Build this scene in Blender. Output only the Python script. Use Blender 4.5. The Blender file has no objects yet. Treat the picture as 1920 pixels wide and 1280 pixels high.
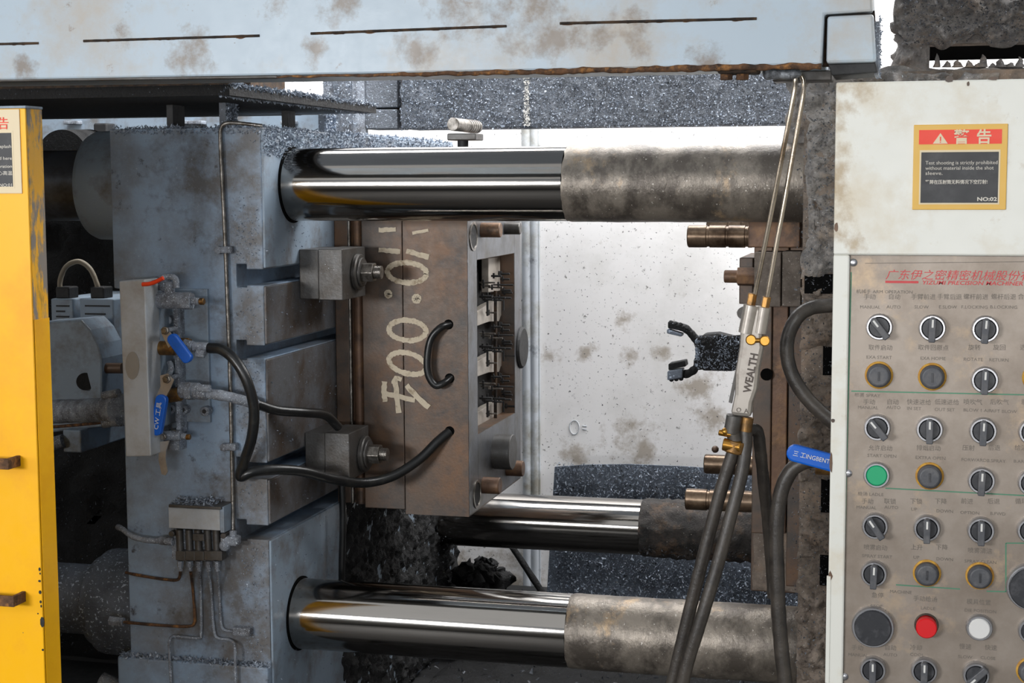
import bpy, math, random
from mathutils import Vector as V, noise as NZ, Matrix
random.seed(7)
S = bpy.context.scene
COL = S.collection
# ------------------------------------------------------------------ camera
f, ya, pi_, ro = 3000., .24699, .09957, -.00451
cy, sy, cp, sp, cr, sr = math.cos(ya), math.sin(ya), math.cos(pi_), math.sin(pi_), math.cos(ro), math.sin(ro)
F = V((-sy*cp, cy*cp, -sp)); rt = V((cy, sy, 0)); up = rt.cross(F)
R = rt*cr + up*sr; U = up*cr - rt*sr
C = V((0, 0, 1.6))
cam = bpy.data.objects.new('camera', bpy.data.cameras.new('camera')); COL.objects.link(cam)
cam.matrix_world = Matrix(((R.x, U.x, -F.x, C.x), (R.y, U.y, -F.y, C.y), (R.z, U.z, -F.z, C.z), (0, 0, 0, 1)))
cam.data.sensor_width = 36; cam.data.lens = f*36/1920
cam.data.clip_start = .05; cam.data.clip_end = 60
S.camera = cam
# ------------------------------------------------------------------ world and light
S.view_settings.view_transform = 'Standard'; S.view_settings.look = 'None'
S.view_settings.gamma = 1; S.view_settings.use_curve_mapping = False
S.view_settings.exposure = 0.0
W = bpy.data.worlds.new('hall_light'); S.world = W; W.use_nodes = True
bg = W.node_tree.nodes['Background']; bg.inputs[0].default_value = (.60, .68, .78, 1); bg.inputs[1].default_value = .38
def area(name, loc, tgt, sx, sz, power, col=(1, 1, 1)):
    L = bpy.data.lights.new(name, 'AREA'); L.shape = 'RECTANGLE'; L.size = sx; L.size_y = sz
    L.energy = power; L.color = col
    o = bpy.data.objects.new(name, L); COL.objects.link(o); o.location = loc
    o.rotation_euler = (V(tgt)-V(loc)).to_track_quat('-Z', 'Y').to_euler(); return o
area('window_light_left', (-2.2, -1.8, 1.75), (-.6, 2.6, 1.3), 1.1, .4, 98, (.98, .99, 1))
area('overhead_fill_light', (0, -1.0, 4.6), (-.5, 2.4, 1.1), 8, 4.5, 62, (1, .97, .92))  # broad unseen fill, added for even bar reflections and soft light
area('window_light_side', (-4.2, .3, 1.8), (.7, 2.1, 1.3), .6, .4, 22, (1, .99, .97))
area('fill_light_centre', (.2, -2.6, 1.5), (-.9, 2.6, 1.1), 1.8, .25, 44, (1, 1, 1))  # unseen frontal fill, added to brighten the lower platen
area('lamp_behind_machine', (-.3, 3.75, 2.75), (-.5, 4.45, 1.1), 3.6, .5, 105, (1, 1, 1))
area('lamp_right_rear', (.9, 3.3, 2.6), (-.1, 4.4, 1.2), 1.4, .6, 48, (1, 1, 1))
# ------------------------------------------------------------------ helpers
def ray(px, py): return F + R*((px-960)/f) + U*((640-py)/f)
def P(px, py, Y):
    d = ray(px, py); return C + d*((Y-C.y)/d.y)
def PX(px, py, X):
    d = ray(px, py); return C + d*((X-C.x)/d.x)
def lin(h):
    if isinstance(h, str): h = [int(h[i:i+2], 16)/255 for i in (0, 2, 4)]
    else: h = [c/255 for c in h]
    return tuple(c/12.92 if c < .04045 else ((c+.055)/1.055)**2.4 for c in h)+(1,)
class M:
    def __init__(s): s.v = []; s.f = []; s.sm = []; s.bev = 0
    def add(s, vs, fs, sm=False):
        b = len(s.v); s.v += [V(p) for p in vs]
        for q in fs: s.f.append([b+i for i in q]); s.sm.append(sm)
        return s
    def box(s, x0, x1, y0, y1, z0, z1):
        return s.add([(x, y, z) for z in (z0, z1) for y in (y0, y1) for x in (x0, x1)],
                     [(0, 2, 3, 1), (4, 5, 7, 6), (0, 1, 5, 4), (2, 6, 7, 3), (0, 4, 6, 2), (1, 3, 7, 5)])
    def prism(s, pts, vec):
        n = len(pts); vec = V(vec); pts = [V(p) for p in pts]
        nn = V((0, 0, 0))
        for i in range(n): nn += pts[i].cross(pts[(i+1) % n])
        if nn.dot(vec) > 0: pts = pts[::-1]
        return s.add(pts+[p+vec for p in pts], [list(range(n)), list(range(2*n-1, n-1, -1))] +
                     [(i, i+n, (i+1) % n+n, (i+1) % n) for i in range(n)])
    def pp(s, px, Y, d): return s.prism([P(x, y, Y) for x, y in px], (0, d, 0))
    def rect(s, x0, y0, x1, y1, Y, d): # upright box whose front edge midpoints are seen at these pixels
        ym = (y0+y1)/2; xm = (x0+x1)/2
        a = P(x0, ym, Y).x; b = P(x1, ym, Y).x; t = P(xm, y0, Y).z; l = P(xm, y1, Y).z
        return s.box(a, b, Y, Y+d, l, t)
    def cyl(s, p, q, r, r2=None, n=28, bev=0, cap=True):
        p = V(p); q = V(q); r2 = r if r2 is None else r2; ax = (q-p); L = ax.length; ax.normalize()
        e = ax.orthogonal().normalized(); g = ax.cross(e)
        prof = [(0, r), (L, r2)] if not bev else [(0, r-bev), (bev, r), (L-bev, r2), (L, r2-bev)]
        return s.lathe(p, ax, prof, n, cap)
    def lathe(s, p, ax, prof, n=28, cap=True, smooth=True):
        p = V(p); ax = V(ax).normalized(); e = ax.orthogonal().normalized(); g = ax.cross(e)
        rings = [[p+ax*t+(e*math.cos(2*math.pi*k/n)+g*math.sin(2*math.pi*k/n))*r for k in range(n)] for t, r in prof]
        for A, B in zip(rings, rings[1:]):
            s.add(A+B, [(k, (k+1) % n, n+(k+1) % n, n+k) for k in range(n)], smooth)
        if cap:
            s.add(rings[0], [list(range(n))[::-1]]); s.add(rings[-1], [list(range(n))])
        return s
    def hexa(s, p, q, r, rot=0): # hexagonal nut
        p = V(p); q = V(q); ax = (q-p).normalized(); e = ax.orthogonal().normalized(); g = ax.cross(e)
        pts = [p+(e*math.cos(math.pi/3*k+rot)+g*math.sin(math.pi/3*k+rot))*r for k in range(6)]
        return s.prism(pts, q-p)
    def ball(s, c, r, n=14, sc=(1, 1, 1)):
        c = V(c); vs = []; fs = []; m = n//2
        for i in range(m+1):
            for k in range(n):
                a = math.pi*i/m; b = 2*math.pi*k/n
                vs.append(c+V((r*sc[0]*math.sin(a)*math.cos(b), r*sc[1]*math.sin(a)*math.sin(b), r*sc[2]*math.cos(a))))
        for i in range(m):
            for k in range(n): fs.append((i*n+k, (i+1)*n+k, (i+1)*n+(k+1) % n, i*n+(k+1) % n))
        return s.add(vs, fs, True)
    def tube(s, pts, r, n=14, res=8, smooth=True, flat=1.0, wob=0):
        pts = [V(p) for p in pts]
        if smooth and len(pts) > 2:
            q = []; e = [pts[0]*2-pts[1]]+pts+[pts[-1]*2-pts[-2]]
            for i in range(1, len(e)-2):
                a, b, c, d = e[i-1:i+3]
                for k in range(res):
                    t = k/res
                    q.append(.5*((2*b)+(c-a)*t+(2*a-5*b+4*c-d)*t*t+(3*b-a-3*c+d)*t**3))
            q.append(pts[-1]); pts = q
        N = len(pts); T = [(pts[min(i+1, N-1)]-pts[max(i-1, 0)]).normalized() for i in range(N)]
        e = T[0].orthogonal().normalized(); vs = []
        for i in range(N):
            e = (e-T[i]*e.dot(T[i])).normalized(); g = T[i].cross(e)
            rr = r if not callable(r) else r(i/(N-1))
            if wob: rr *= 1+wob*NZ.noise(pts[i]*90)
            vs += [pts[i]+(e*math.cos(2*math.pi*k/n)+g*math.sin(2*math.pi*k/n))*rr for k in range(n)]
        s.add(vs, [(i*n+k, i*n+(k+1) % n, (i+1)*n+(k+1) % n, (i+1)*n+k) for i in range(N-1) for k in range(n)], True)
        s.add(vs[:n], [list(range(n))[::-1]]); s.add(vs[-n:], [list(range(n))]); return s
    def crust(s, O, A, B, N, amp, sc=14, step=.006, rag=.01, sides=True):
        """lumpy layer of caked dust over the parallelogram O,A,B, thickness amp along N"""
        O, A, B, N = V(O), V(A), V(B), V(N).normalized()
        na = max(3, int(A.length/step)); nb = max(3, int(B.length/step)); vs = []
        ua, ub = A.normalized(), B.normalized()
        for i in range(na+1):
            for j in range(nb+1):
                u, v = i/na, j/nb; p = O+A*u+B*v
                h = amp*(.45+.9*NZ.fractal(p*sc, .9, 2.1, 4)+.35*NZ.noise(p*sc*6))
                ed = min(u*na, (1-u)*na, v*nb, (1-v)*nb)
                if ed < 1: h = 0
                elif ed < 3: h *= .65
                p2 = p+N*max(h, 0)
                p2 += (ua*(abs(u-.5)**3*8*(1 if u > .5 else -1))+ub*(abs(v-.5)**3*8*(1 if v > .5 else -1)))*rag*NZ.noise(p*min(sc, 30)*1.1)
                vs.append(p2)
        w = nb+1
        fl = A.cross(B).dot(N) > 0
        fs = [(i*w+j, (i+1)*w+j, (i+1)*w+j+1, i*w+j+1) for i in range(na) for j in range(nb)]
        if not fl: fs = [q[::-1] for q in fs]
        s.add(vs, fs, True); return s
    def flakes(s, O, A, B, N, n, size=.004, lift=.002, dens=None):
        O, A, B, N = V(O), V(A), V(B), V(N).normalized()
        for _ in range(n):
            u, v = random.random(), random.random(); p = O+A*u+B*v
            if dens and not dens(p): continue
            p = p+N*random.uniform(0, lift)
            d = V((random.gauss(0, 1), random.gauss(0, 1), random.gauss(0, 1))).normalized(); d = (d+N*.15).normalized()
            e = d.orthogonal().normalized(); e = Matrix.Rotation(random.uniform(0, 6.3), 3, d) @ e
            L = size*random.uniform(.4, 1.3); w = L*random.uniform(.12, .4)
            s.add([p-e*w, p+e*w, p+d*L+e*w*.5+e.cross(d)*w, p+d*L*.9-e*w*.6], [(0, 1, 2), (0, 2, 3)])
        return s
    def build(s, name, mat, parent=None, bevel=0, label=None, kind=None):
        off = V((0, 0, 0)); q = parent
        while q is not None: off += q.location; q = q.parent
        own = V((0, 0, 0))
        if parent is None and s.v:
            lo = V([min(v[i] for v in s.v) for i in range(3)]); hi = V([max(v[i] for v in s.v) for i in range(3)])
            own = V(((lo.x+hi.x)/2, (lo.y+hi.y)/2, lo.z))
        me = bpy.data.meshes.new(name); me.from_pydata([tuple(v-off-own) for v in s.v], [], s.f)
        me.polygons.foreach_set('use_smooth', s.sm); me.update()
        me.materials.append(mat)
        o = bpy.data.objects.new(name, me); COL.objects.link(o); o.location = own
        if parent: o.parent = parent
        if bevel:
            m = o.modifiers.new('bevel', 'BEVEL'); m.width = bevel; m.segments = 2; m.limit_method = 'ANGLE'; m.angle_limit = .7
            m.harden_normals = False
        if label: o['label'] = label
        if kind: o['kind'] = kind
        return o
def thing(name, label, cat, loc, group=None):
    o = bpy.data.objects.new(name, None); COL.objects.link(o); o.location = loc; o.empty_display_size = .05
    o['label'] = label; o['category'] = cat
    if group: o['group'] = group
    return o
def tag(o, label, cat, group=None, kind=None):
    o['label'] = label; o['category'] = cat
    if group: o['group'] = group
    if kind: o['kind'] = kind
    return o
def struct(o): o['kind'] = 'structure'; return o
def text(body, size, mat, parent, origin, xdir=(1, 0, 0), zdir=(0, 0, 1), name='lettering', ext=.0003, shear=0, bold=0, sx=1, align='LEFT', label=None):
    cu = bpy.data.curves.new('t', 'FONT'); cu.body = body; cu.size = size; cu.extrude = ext; cu.shear = shear; cu.offset = bold
    cu.align_x = align; cu.resolution_u = 2
    t = bpy.data.objects.new('t', cu); COL.objects.link(t)
    dg = bpy.context.evaluated_depsgraph_get(); dg.update()
    me = bpy.data.meshes.new_from_object(t.evaluated_get(dg)); bpy.data.objects.remove(t); bpy.data.curves.remove(cu)
    X, Z = V(xdir).normalized(), V(zdir).normalized()
    off = V((0, 0, 0)); q = parent
    while q is not None: off += q.location; q = q.parent
    N = X.cross(Z)
    for v in me.vertices:
        c = v.co.copy(); v.co = V(origin)+X*c.x*sx+Z*c.y-N*c.z*-1-off
    me.materials.clear(); me.materials.append(mat); me.name = name
    o = bpy.data.objects.new(name, me); COL.objects.link(o); o.parent = parent
    if label: o['label'] = label
    return o
# ------------------------------------------------------------------ materials
def mat(name, base, rough=.5, metal=0., dirt=None, dthr=.5, dw=.1, dsc=6., dirt2=None, d2thr=.6, d2w=.08, d2sc=18., speck=None, sthr=.66, ssc=260., smask=None,
        bump=.2, bsc=120., stretch=(1, 1, 1), stains=(), coat=0, stain_col=None, spec=.5, var=.15, bdist=.002):
    m = bpy.data.materials.new(name); m.use_nodes = True; nt = m.node_tree; N = nt.nodes; Lk = nt.links
    b = N['Principled BSDF']; b.inputs['Metallic'].default_value = metal; b.inputs['Specular IOR Level'].default_value = spec
    b.inputs['Coat Weight'].default_value = coat
    tc = N.new('ShaderNodeTexCoord'); mp = N.new('ShaderNodeMapping'); mp.inputs['Scale'].default_value = stretch
    Lk.new(tc.outputs['Object'], mp.inputs['Vector']); vec = mp.outputs['Vector']
    def nz(sc, det=6, rg=.62, off=0):
        n = N.new('ShaderNodeTexNoise'); n.inputs['Scale'].default_value = sc; n.inputs['Detail'].default_value = det; n.inputs['Roughness'].default_value = rg
        if off:
            a = N.new('ShaderNodeVectorMath'); a.inputs[1].default_value = (off, off*.7, -off); Lk.new(vec, a.inputs[0]); Lk.new(a.outputs[0], n.inputs['Vector'])
        else: Lk.new(vec, n.inputs['Vector'])
        return n.outputs['Fac']
    def step(x, lo, hi):
        r = N.new('ShaderNodeMapRange'); r.inputs['From Min'].default_value = lo; r.inputs['From Max'].default_value = hi; Lk.new(x, r.inputs['Value']); r.clamp = True
        return r.outputs['Result']
    def mix(fac, a, c):
        x = N.new('ShaderNodeMix'); x.data_type = 'RGBA'
        if hasattr(fac, 'node'): Lk.new(fac, x.inputs['Factor'])
        else: x.inputs['Factor'].default_value = fac
        for v, i in ((a, 6), (c, 7)):
            if hasattr(v, 'node'): Lk.new(v, x.inputs[i])
            else: x.inputs[i].default_value = v
        return x.outputs[2]
    def mul(a, c, op='MULTIPLY'):
        x = N.new('ShaderNodeMath'); x.operation = op
        for v, i in ((a, 0), (c, 1)):
            if hasattr(v, 'node'): Lk.new(v, x.inputs[i])
            else: x.inputs[i].default_value = v
        return x.outputs[0]
    B = lin(base); col = mix(step(nz(3.1, 5, .6, 3.3), .3, .7), tuple(c*(1-var) for c in B[:3])+(1,), tuple(min(1, c*(1+var)) for c in B[:3])+(1,))
    rv = rough
    if dirt:
        d1 = step(nz(dsc, 9, .68), dthr-dw, dthr+dw); col = mix(d1, col, lin(dirt))
    if dirt2:
        d2 = step(nz(d2sc, 9, .7, 7.7), d2thr-d2w, d2thr+d2w); col = mix(d2, col, lin(dirt2))
    if stains:
        tot = None; g = N.new('ShaderNodeNewGeometry'); n1 = nz(22, 7, .7, 1.1)
        for (p, r) in stains:
            vd = N.new('ShaderNodeVectorMath'); vd.operation = 'DISTANCE'; Lk.new(g.outputs['Position'], vd.inputs[0]); vd.inputs[1].default_value = tuple(p)
            s0 = step(vd.outputs['Value'], r, 0.)
            tot = s0 if tot is None else mul(tot, s0, 'MAXIMUM')
        k = step(mul(mul(tot, .36), n1, 'ADD'), .64, .86); k = mul(k, .8)
        col = mix(k, col, lin(stain_col or dirt))
    if speck:
        sv = step(nz(ssc, 3, .6, 5.1), sthr-.015, sthr+.03)
        if smask: sv = mul(sv, step(nz(smask[0], 4, .6, 9.1), smask[1]-.08, smask[1]+.08))
        col = mix(sv, col, lin(speck))
    Lk.new(col, b.inputs['Base Color'])
    rr = N.new('ShaderNodeMapRange'); rr.inputs['To Min'].default_value = max(.03, rough-.1*min(1, rough*2)); rr.inputs['To Max'].default_value = min(1, rough+.12*min(1, rough*2))
    Lk.new(nz(bsc*.4, 4), rr.inputs['Value']); Lk.new(rr.outputs['Result'], b.inputs['Roughness'])
    if bump:
        bp = N.new('ShaderNodeBump'); bp.inputs['Strength'].default_value = bump; bp.inputs['Distance'].default_value = bdist
        Lk.new(nz(bsc, 6, .65, 2.2), bp.inputs['Height']); Lk.new(bp.outputs['Normal'], b.inputs['Normal'])
    return m
rust = '6a4326'
m_beam = mat('pale_blue_paint', 'a7b5c0', .38, dirt='a89f93', dthr=.60, dw=.1, dsc=5, dirt2='7c6650', d2thr=.68, d2w=.05, d2sc=24, speck='6b5a48', sthr=.75, ssc=160, bump=.06, stain_col='74624e', var=.03,
             stains=[(P(1010, 20, 2.25), .09), (P(1040, 60, 2.25), .07), (P(850, 20, 2.25), .06), (P(355, 100, 2.25), .06), (P(515, 10, 2.25), .04), (P(640, 15, 2.25), .05), (P(40, 130, 2.25), .035),
                     (P(1120, 60, 2.25), .06), (P(780, 90, 2.25), .05), (P(1190, 70, 2.25), .05), (P(220, 55, 2.25), .04), (P(930, 30, 2.25), .07), (P(1330, 120, 2.25), .05), (P(590, 92, 2.25), .035)])
m_rust = mat('rust', '6b4a30', .85, dirt='2e221a', dthr=.5, dw=.12, dsc=40, dirt2='9a6a38', d2thr=.6, d2sc=70, bump=.8, bsc=200)
m_darkrust = mat('dark_rust', '46321f', .85, dirt='1f1813', dthr=.48, dsc=50, bump=.8, bsc=200)
m_blue = mat('blue_grey_paint', '889cb2', .45, dirt='6b6763', dthr=.56, dw=.13, dsc=5.5, dirt2='434449', d2thr=.66, d2w=.05, d2sc=30, speck='b5c0ce', sthr=.665, ssc=330, smask=(9, .48), bump=.22, bsc=160,
             stains=[(P(370, 330, 2.58), 0.135), (P(440, 300, 2.58), 0.135), (P(460, 420, 2.58), 0.121), (P(470, 600, 2.58), 0.135), (P(470, 750, 2.58), 0.121), (P(460, 900, 2.58), 0.135), (P(450, 1080, 2.58), 0.176), (P(380, 1150, 2.58), 0.121), (P(470, 1200, 2.58), 0.162)]+[(P(468+6*(k % 2), 270+k*75, 2.58), .085) for k in range(14)]+[(P(400, 1020, 2.58), .1), (P(390, 1100, 2.58), .09)], stain_col='58524c', var=.06)
m_blueflat = mat('blue_grey_enamel', '8897a6', .42, dirt='6c6a68', dthr=.58, dw=.1, dsc=14, speck='c3ccd6', sthr=.69, ssc=330, smask=(14, .5), bump=.2, bsc=160, var=.05)
m_dusty = mat('dust_caked_fittings', '9aa2ad', .6, .2, dirt='5c5c60', dthr=.5, dw=.15, dsc=40, speck='d7dfe8', sthr=.62, ssc=420, bump=.9, bsc=300)
m_greyblk = mat('machined_platen_steel', '6f7277', .42, .35, dirt='55493f', dthr=.5, dw=.1, dsc=9, speck='b9c2cf', sthr=.68, ssc=360, smask=(12, .45), bump=.3, bsc=200, var=.1)
m_chips = mat('aluminium_shavings', 'a3adba', .5, .3, dirt='737b87', dthr=.5, dw=.12, dsc=90, bump=0)
m_chipsdark = mat('dark_shavings', '666a71', .5, .3, dirt='26282c', dthr=.5, dw=.12, dsc=90, bump=0)
m_crust = mat('caked_grey_dust', '928d88', .85, dirt='6b6866', dthr=.5, dw=.12, dsc=45, dirt2='9a8b7c', d2thr=.6, d2sc=14, speck='d0d5da', sthr=.67, ssc=300, bump=.8, bsc=230, bdist=.003)
m_crustbrown = mat('caked_brown_dust', '82766b', .85, dirt='5d534b', dthr=.5, dw=.12, dsc=40, dirt2='8f7a68', d2thr=.6, d2sc=14, speck='bdb9b6', sthr=.68, ssc=280, bump=.8, bsc=220, bdist=.003)
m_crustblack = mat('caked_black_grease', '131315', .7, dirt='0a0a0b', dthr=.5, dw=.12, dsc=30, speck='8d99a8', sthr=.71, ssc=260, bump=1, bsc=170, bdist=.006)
m_railcrust = mat('dust_covered_rail', '70757d', .7, .05, dirt='565a60', dthr=.5, dw=.14, dsc=8, speck='b4bfcd', sthr=.63, ssc=240, bump=1, bsc=220, bdist=.004)
m_sheet = mat('shaving_covered_sheet', '6c7582', .5, .15, dirt='4f5660', dthr=.5, dw=.1, dsc=8, speck='bccbdd', sthr=.62, ssc=190, bump=.7, bsc=220, bdist=.003)
m_chrome = mat('hard_chrome', 'a29e99', .10, 1., dirt='8d8984', dthr=.55, dw=.12, dsc=8, bump=.03, bsc=40, stretch=(.12, 1, 1), var=.03)
m_chromedull = mat('dull_chrome', '666b74', .33, .5, dirt='4c4b4b', dthr=.5, dsc=12, bump=.03, bsc=60)
m_grimebar = mat('grimy_bar_steel', '8f867b', .36, .5, dirt='5b544d', dthr=.5, dw=.08, dsc=14, dirt2='b39a7b', d2thr=.64, d2w=.05, d2sc=9, speck='cfc9c0', sthr=.69, ssc=230, bump=.55, bsc=150, stretch=(1.1, .9, .7))
m_mold = mat('brown_tool_steel', '5a4d43', .45, .25, dirt='6b4e37', dthr=.52, dw=.12, dsc=7, dirt2='423d3a', d2thr=.55, d2w=.1, d2sc=11, speck='a39a90', sthr=.75, ssc=300, bump=.15, bsc=160, var=.1)
m_moldgrey = mat('grey_tool_steel', '6d7076', .36, .55, dirt='54504d', dthr=.52, dw=.12, dsc=12, bump=.15, bsc=160, speck='a7adb5', sthr=.74, ssc=300)
m_moldrust = mat('rusty_tool_steel', '6b5140', .5, .3, dirt='8a6848', dthr=.6, dsc=22, dirt2='3e322a', d2thr=.55, d2sc=14, bump=.3, bsc=160)
m_insert = mat('pale_insert_steel', 'b2aaa0', .4, .3, dirt='8e867e', dthr=.55, dsc=30, bump=.05)
m_clamp = mat('dark_clamp_steel', '5c5b5a', .42, .5, dirt='4a4540', dthr=.5, dsc=14, speck='a9b0b8', sthr=.71, ssc=350, smask=(20, .5), bump=.25, bsc=200)
m_bolt = mat('worn_bolt_steel', '96918b', .3, .8, dirt='5d5852', dthr=.5, dsc=60, bump=.3, bsc=300)
m_black = mat('black_void', '050505', .9, bump=0, spec=.1)
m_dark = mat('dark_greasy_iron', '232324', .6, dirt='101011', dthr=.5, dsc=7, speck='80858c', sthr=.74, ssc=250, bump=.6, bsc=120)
m_hose = mat('black_rubber', '18191a', .33, dirt='34332f', dthr=.66, dw=.1, dsc=30, bump=.1, bsc=160, speck='8a8a8a', sthr=.76, ssc=400)
m_hosedusty = mat('dusty_rubber', '47413b', .36, dirt='2c2825', dthr=.5, dw=.12, dsc=18, bump=.3, bsc=200, speck='a39c92', sthr=.72, ssc=350)
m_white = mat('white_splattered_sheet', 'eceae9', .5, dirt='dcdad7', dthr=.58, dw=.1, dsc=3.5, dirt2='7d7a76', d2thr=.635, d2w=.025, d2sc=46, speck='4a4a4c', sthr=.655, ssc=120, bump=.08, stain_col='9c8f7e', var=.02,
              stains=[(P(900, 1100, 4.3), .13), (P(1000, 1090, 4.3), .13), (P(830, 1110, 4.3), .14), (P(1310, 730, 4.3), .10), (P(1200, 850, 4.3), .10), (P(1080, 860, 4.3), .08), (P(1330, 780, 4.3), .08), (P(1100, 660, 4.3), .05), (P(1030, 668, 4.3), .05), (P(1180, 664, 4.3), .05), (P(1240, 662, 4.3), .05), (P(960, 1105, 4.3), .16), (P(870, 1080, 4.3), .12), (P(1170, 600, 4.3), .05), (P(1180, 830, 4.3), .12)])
m_rib = mat('wall_joint_paint', 'b9bec4', .5, dirt='8d8a80', dthr=.55, dsc=9, dirt2='5e6065', d2thr=.66, d2sc=20, bump=.3, bsc=60)
m_cab = mat('cream_white_enamel', 'dddcd3', .35, dirt='cfc4ae', dthr=.62, dw=.1, dsc=6, speck='6f675c', sthr=.775, ssc=120, bump=.04, var=.02, stain_col='a8916d',
            stains=[(P(1575, y, 2.1), .034) for y in (165, 200, 240, 280, 320, 360, 400, 440)]+[(P(1610, 160, 2.1), .03), (P(1600, 455, 2.1), .03)])
m_steelplate = mat('brushed_stainless', '9a8f84', .42, .45, dirt='84786c', dthr=.52, dw=.12, dsc=9, dirt2='b9a184', d2thr=.66, d2w=.1, d2sc=12, bump=.04, bsc=60, var=.06)
m_yellow = mat('yellow_enamel', 'f7b500', .38, dirt='eda400', dthr=.6, dsc=6, speck='6b5a3c', sthr=.775, ssc=90, bump=.04, var=.02)
m_yellowworn = mat('worn_yellow_enamel', 'f2b005', .42, dirt='8a8077', dthr=.5, dw=.03, dsc=16, stretch=(1, 1, .35), dirt2='6e5a3c', d2thr=.6, d2sc=30, bump=.3, bsc=90)
m_alu = mat('scuffed_aluminium', 'acb1b6', .5, .1, dirt='96928c', dthr=.55, dw=.12, dsc=12, bump=.1, var=.05)
m_brass = mat('brass', '9c7440', .35, .8, dirt='6b5236', dthr=.5, dsc=50, bump=.2, bsc=200)
m_gold = mat('gilded_metal', 'a97c38', .3, .9, bump=.02)
m_nickel = mat('nickel_plate', 'aaa39b', .36, .55, dirt='8f877f', dthr=.6, dsc=30, bump=.03)
m_tube = mat('bronzed_steel_tube', 'b3a797', .25, .9, dirt='6a5a48', dthr=.58, dsc=14, bump=.05)
m_bluegrip = mat('blue_vinyl_grip', '0a5cc2', .32, speck='4d86c8', sthr=.76, ssc=250, bump=.05, var=.03, dirt='1a59a8', dthr=.65, dsc=30)
m_redgrip = mat('red_vinyl_grip', 'e8431d', .35, bump=0, var=.02)
m_plastic = mat('black_plastic', '2c2d31', .38, bump=.05, dirt='4a4a4d', dthr=.6, dsc=60)
m_plasticgrey = mat('dusty_black_plastic', '4b4c50', .5, bump=.2, dirt='5e5d5e', dthr=.55, dsc=80)
m_bezel = mat('chromed_bezel', 'b0b0b3', .28, .8, bump=0)
m_green = mat('green_button', '0ba06a', .4, bump=0, var=.02)
m_red = mat('red_button', 'd20410', .4, bump=0, var=.02)
m_whitebtn = mat('white_button', 'd8d6d2', .4, bump=0, var=.02)
m_ring = mat('rusty_yellow_ring', 'a8762c', .6, bump=.2, dirt='c99a3a', dthr=.5, dsc=90)
m_mark = mat('white_mark', 'd5d3ce', .5, bump=0, var=.02)
m_chalk = mat('chalk_paint', 'cbbda6', .85, dirt='9c8a72', dthr=.58, dw=.06, dsc=60, bump=.4, bsc=300)
m_ink = mat('faded_black_print', '6f675e', .6, bump=0)
m_inkred = mat('red_print', 'c8484a', .6, bump=0)
m_inkgreen = mat('green_print', '4f8468', .6, bump=0)
m_signyel = mat('sign_yellow', 'dcae4a', .4, bump=0, var=.03)
m_signcream = mat('sign_cream', 'd9c7a4', .4, bump=0, var=.03)
m_signred = mat('sign_red', 'e8320c', .4, bump=0, var=.02)
m_signblack = mat('sign_black', '2b2b2d', .45, bump=0, dirt='3c3c3e', dthr=.6, dsc=30)
m_signtext = mat('sign_print', 'cfc8bc', .5, bump=0)
m_gunlet = mat('dark_print', '4a3f38', .5, bump=0)
m_floor = mat('dark_shop_floor', '3b3a39', .6, dirt='2a2928', dthr=.5, dsc=2, bump=.3)
m_hall = mat('hall_wall_paint', '8d8a84', .8, bump=.1)
# ------------------------------------------------------------------ the setting
struct(M().box(-4.5, 3.2, -3.5, 6, -.1, 0).build('floor', m_floor))
wm = M().box(-1.9, 1.6, 4.3, 4.34, .3, 2.9)
w = struct(wm.build('wall_back', m_white))
rb = M(); a = P(978, 640, 4.28).x; b_ = P(1010, 640, 4.28).x
rb.cyl((a+.012, 4.296, .3), (a+.012, 4.296, 2.9), .014, n=16).cyl((b_-.014, 4.296, .3), (b_-.014, 4.296, 2.9), .012, n=16).box(a, b_, 4.29, 4.3, .3, 2.9)
struct(rb.build('trim_1', m_rib, w))
# embossed little mark on the white sheet
em = M()
for k in range(24):
    t = k/24*2*math.pi; t2 = (k+1)/24*2*math.pi
    em.tube([P(1077+9*math.cos(t), 801+13*math.sin(t), 4.2985), P(1077+9*math.cos(t2), 801+13*math.sin(t2), 4.2985)], .0012, n=5, smooth=False)
em.tube([P(1092, 798, 4.2985), P(1100, 799, 4.2985)], .0015, n=5); em.tube([P(1092, 804, 4.2985), P(1100, 805, 4.2985)], .0015, n=5)
em.build('stencilled_mark', m_rib, w)
# shop hall behind the photographer, seen only in the chrome
struct(M().box(-4.5, 3.2, -3.6, -3.5, 0, 1.25).build('wall_front', m_hall))
struct(M().box(-4.6, -4.5, -3.6, 6, 0, 1.6).build('wall_left', m_hall))
# ------------------------------------------------------------------ machine bed and dark gap block
YF, YR, XP, YPF, YM = 2.7148, 3.64, -1.095, 2.581, 2.91
bed = thing('machine_bed', 'black greasy machine bed littered with shavings below the tie bars', 'machine base', (-.7, 3.3, 0))
M().box(-3.2, 1.2, 2.45, 4.28, .1, .47).build('bed_body', m_dark, bed)
q = M().crust((-1.05, 2.47, .47), (2.0, 0, 0), (0, 1.75, 0), (0, 0, 1), .025, 12, .02); q.build('greasy_residue', m_crustblack, bed)
M().flakes((-1.1, 2.5, .49), (2.1, 0, 0), (0, 1.7, 0), (0, 0, 1), 2200, .01).build('shavings', m_chipsdark, bed, kind='stuff')
# dark block added on the left so the lit wall stays hidden
tg = thing('dark_gap_block', 'added black block darkening the gap behind the yellow door and left of the blue platen', 'machine housing', (-2.2, 3.3, .47))
M().box(-3.2, -1.43, 3.35, 3.8, .47, P(150, 262, 3.35).z).build('gap_block_body', m_dark, tg)
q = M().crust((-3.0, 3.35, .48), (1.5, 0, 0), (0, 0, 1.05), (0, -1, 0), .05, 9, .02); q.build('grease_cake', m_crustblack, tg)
M().flakes((-2.6, 3.29, .5), (1.1, 0, 0), (0, 0, .9), (0, -1, 0), 900, .008).build('shavings', m_chipsdark, tg, kind='stuff')
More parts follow.
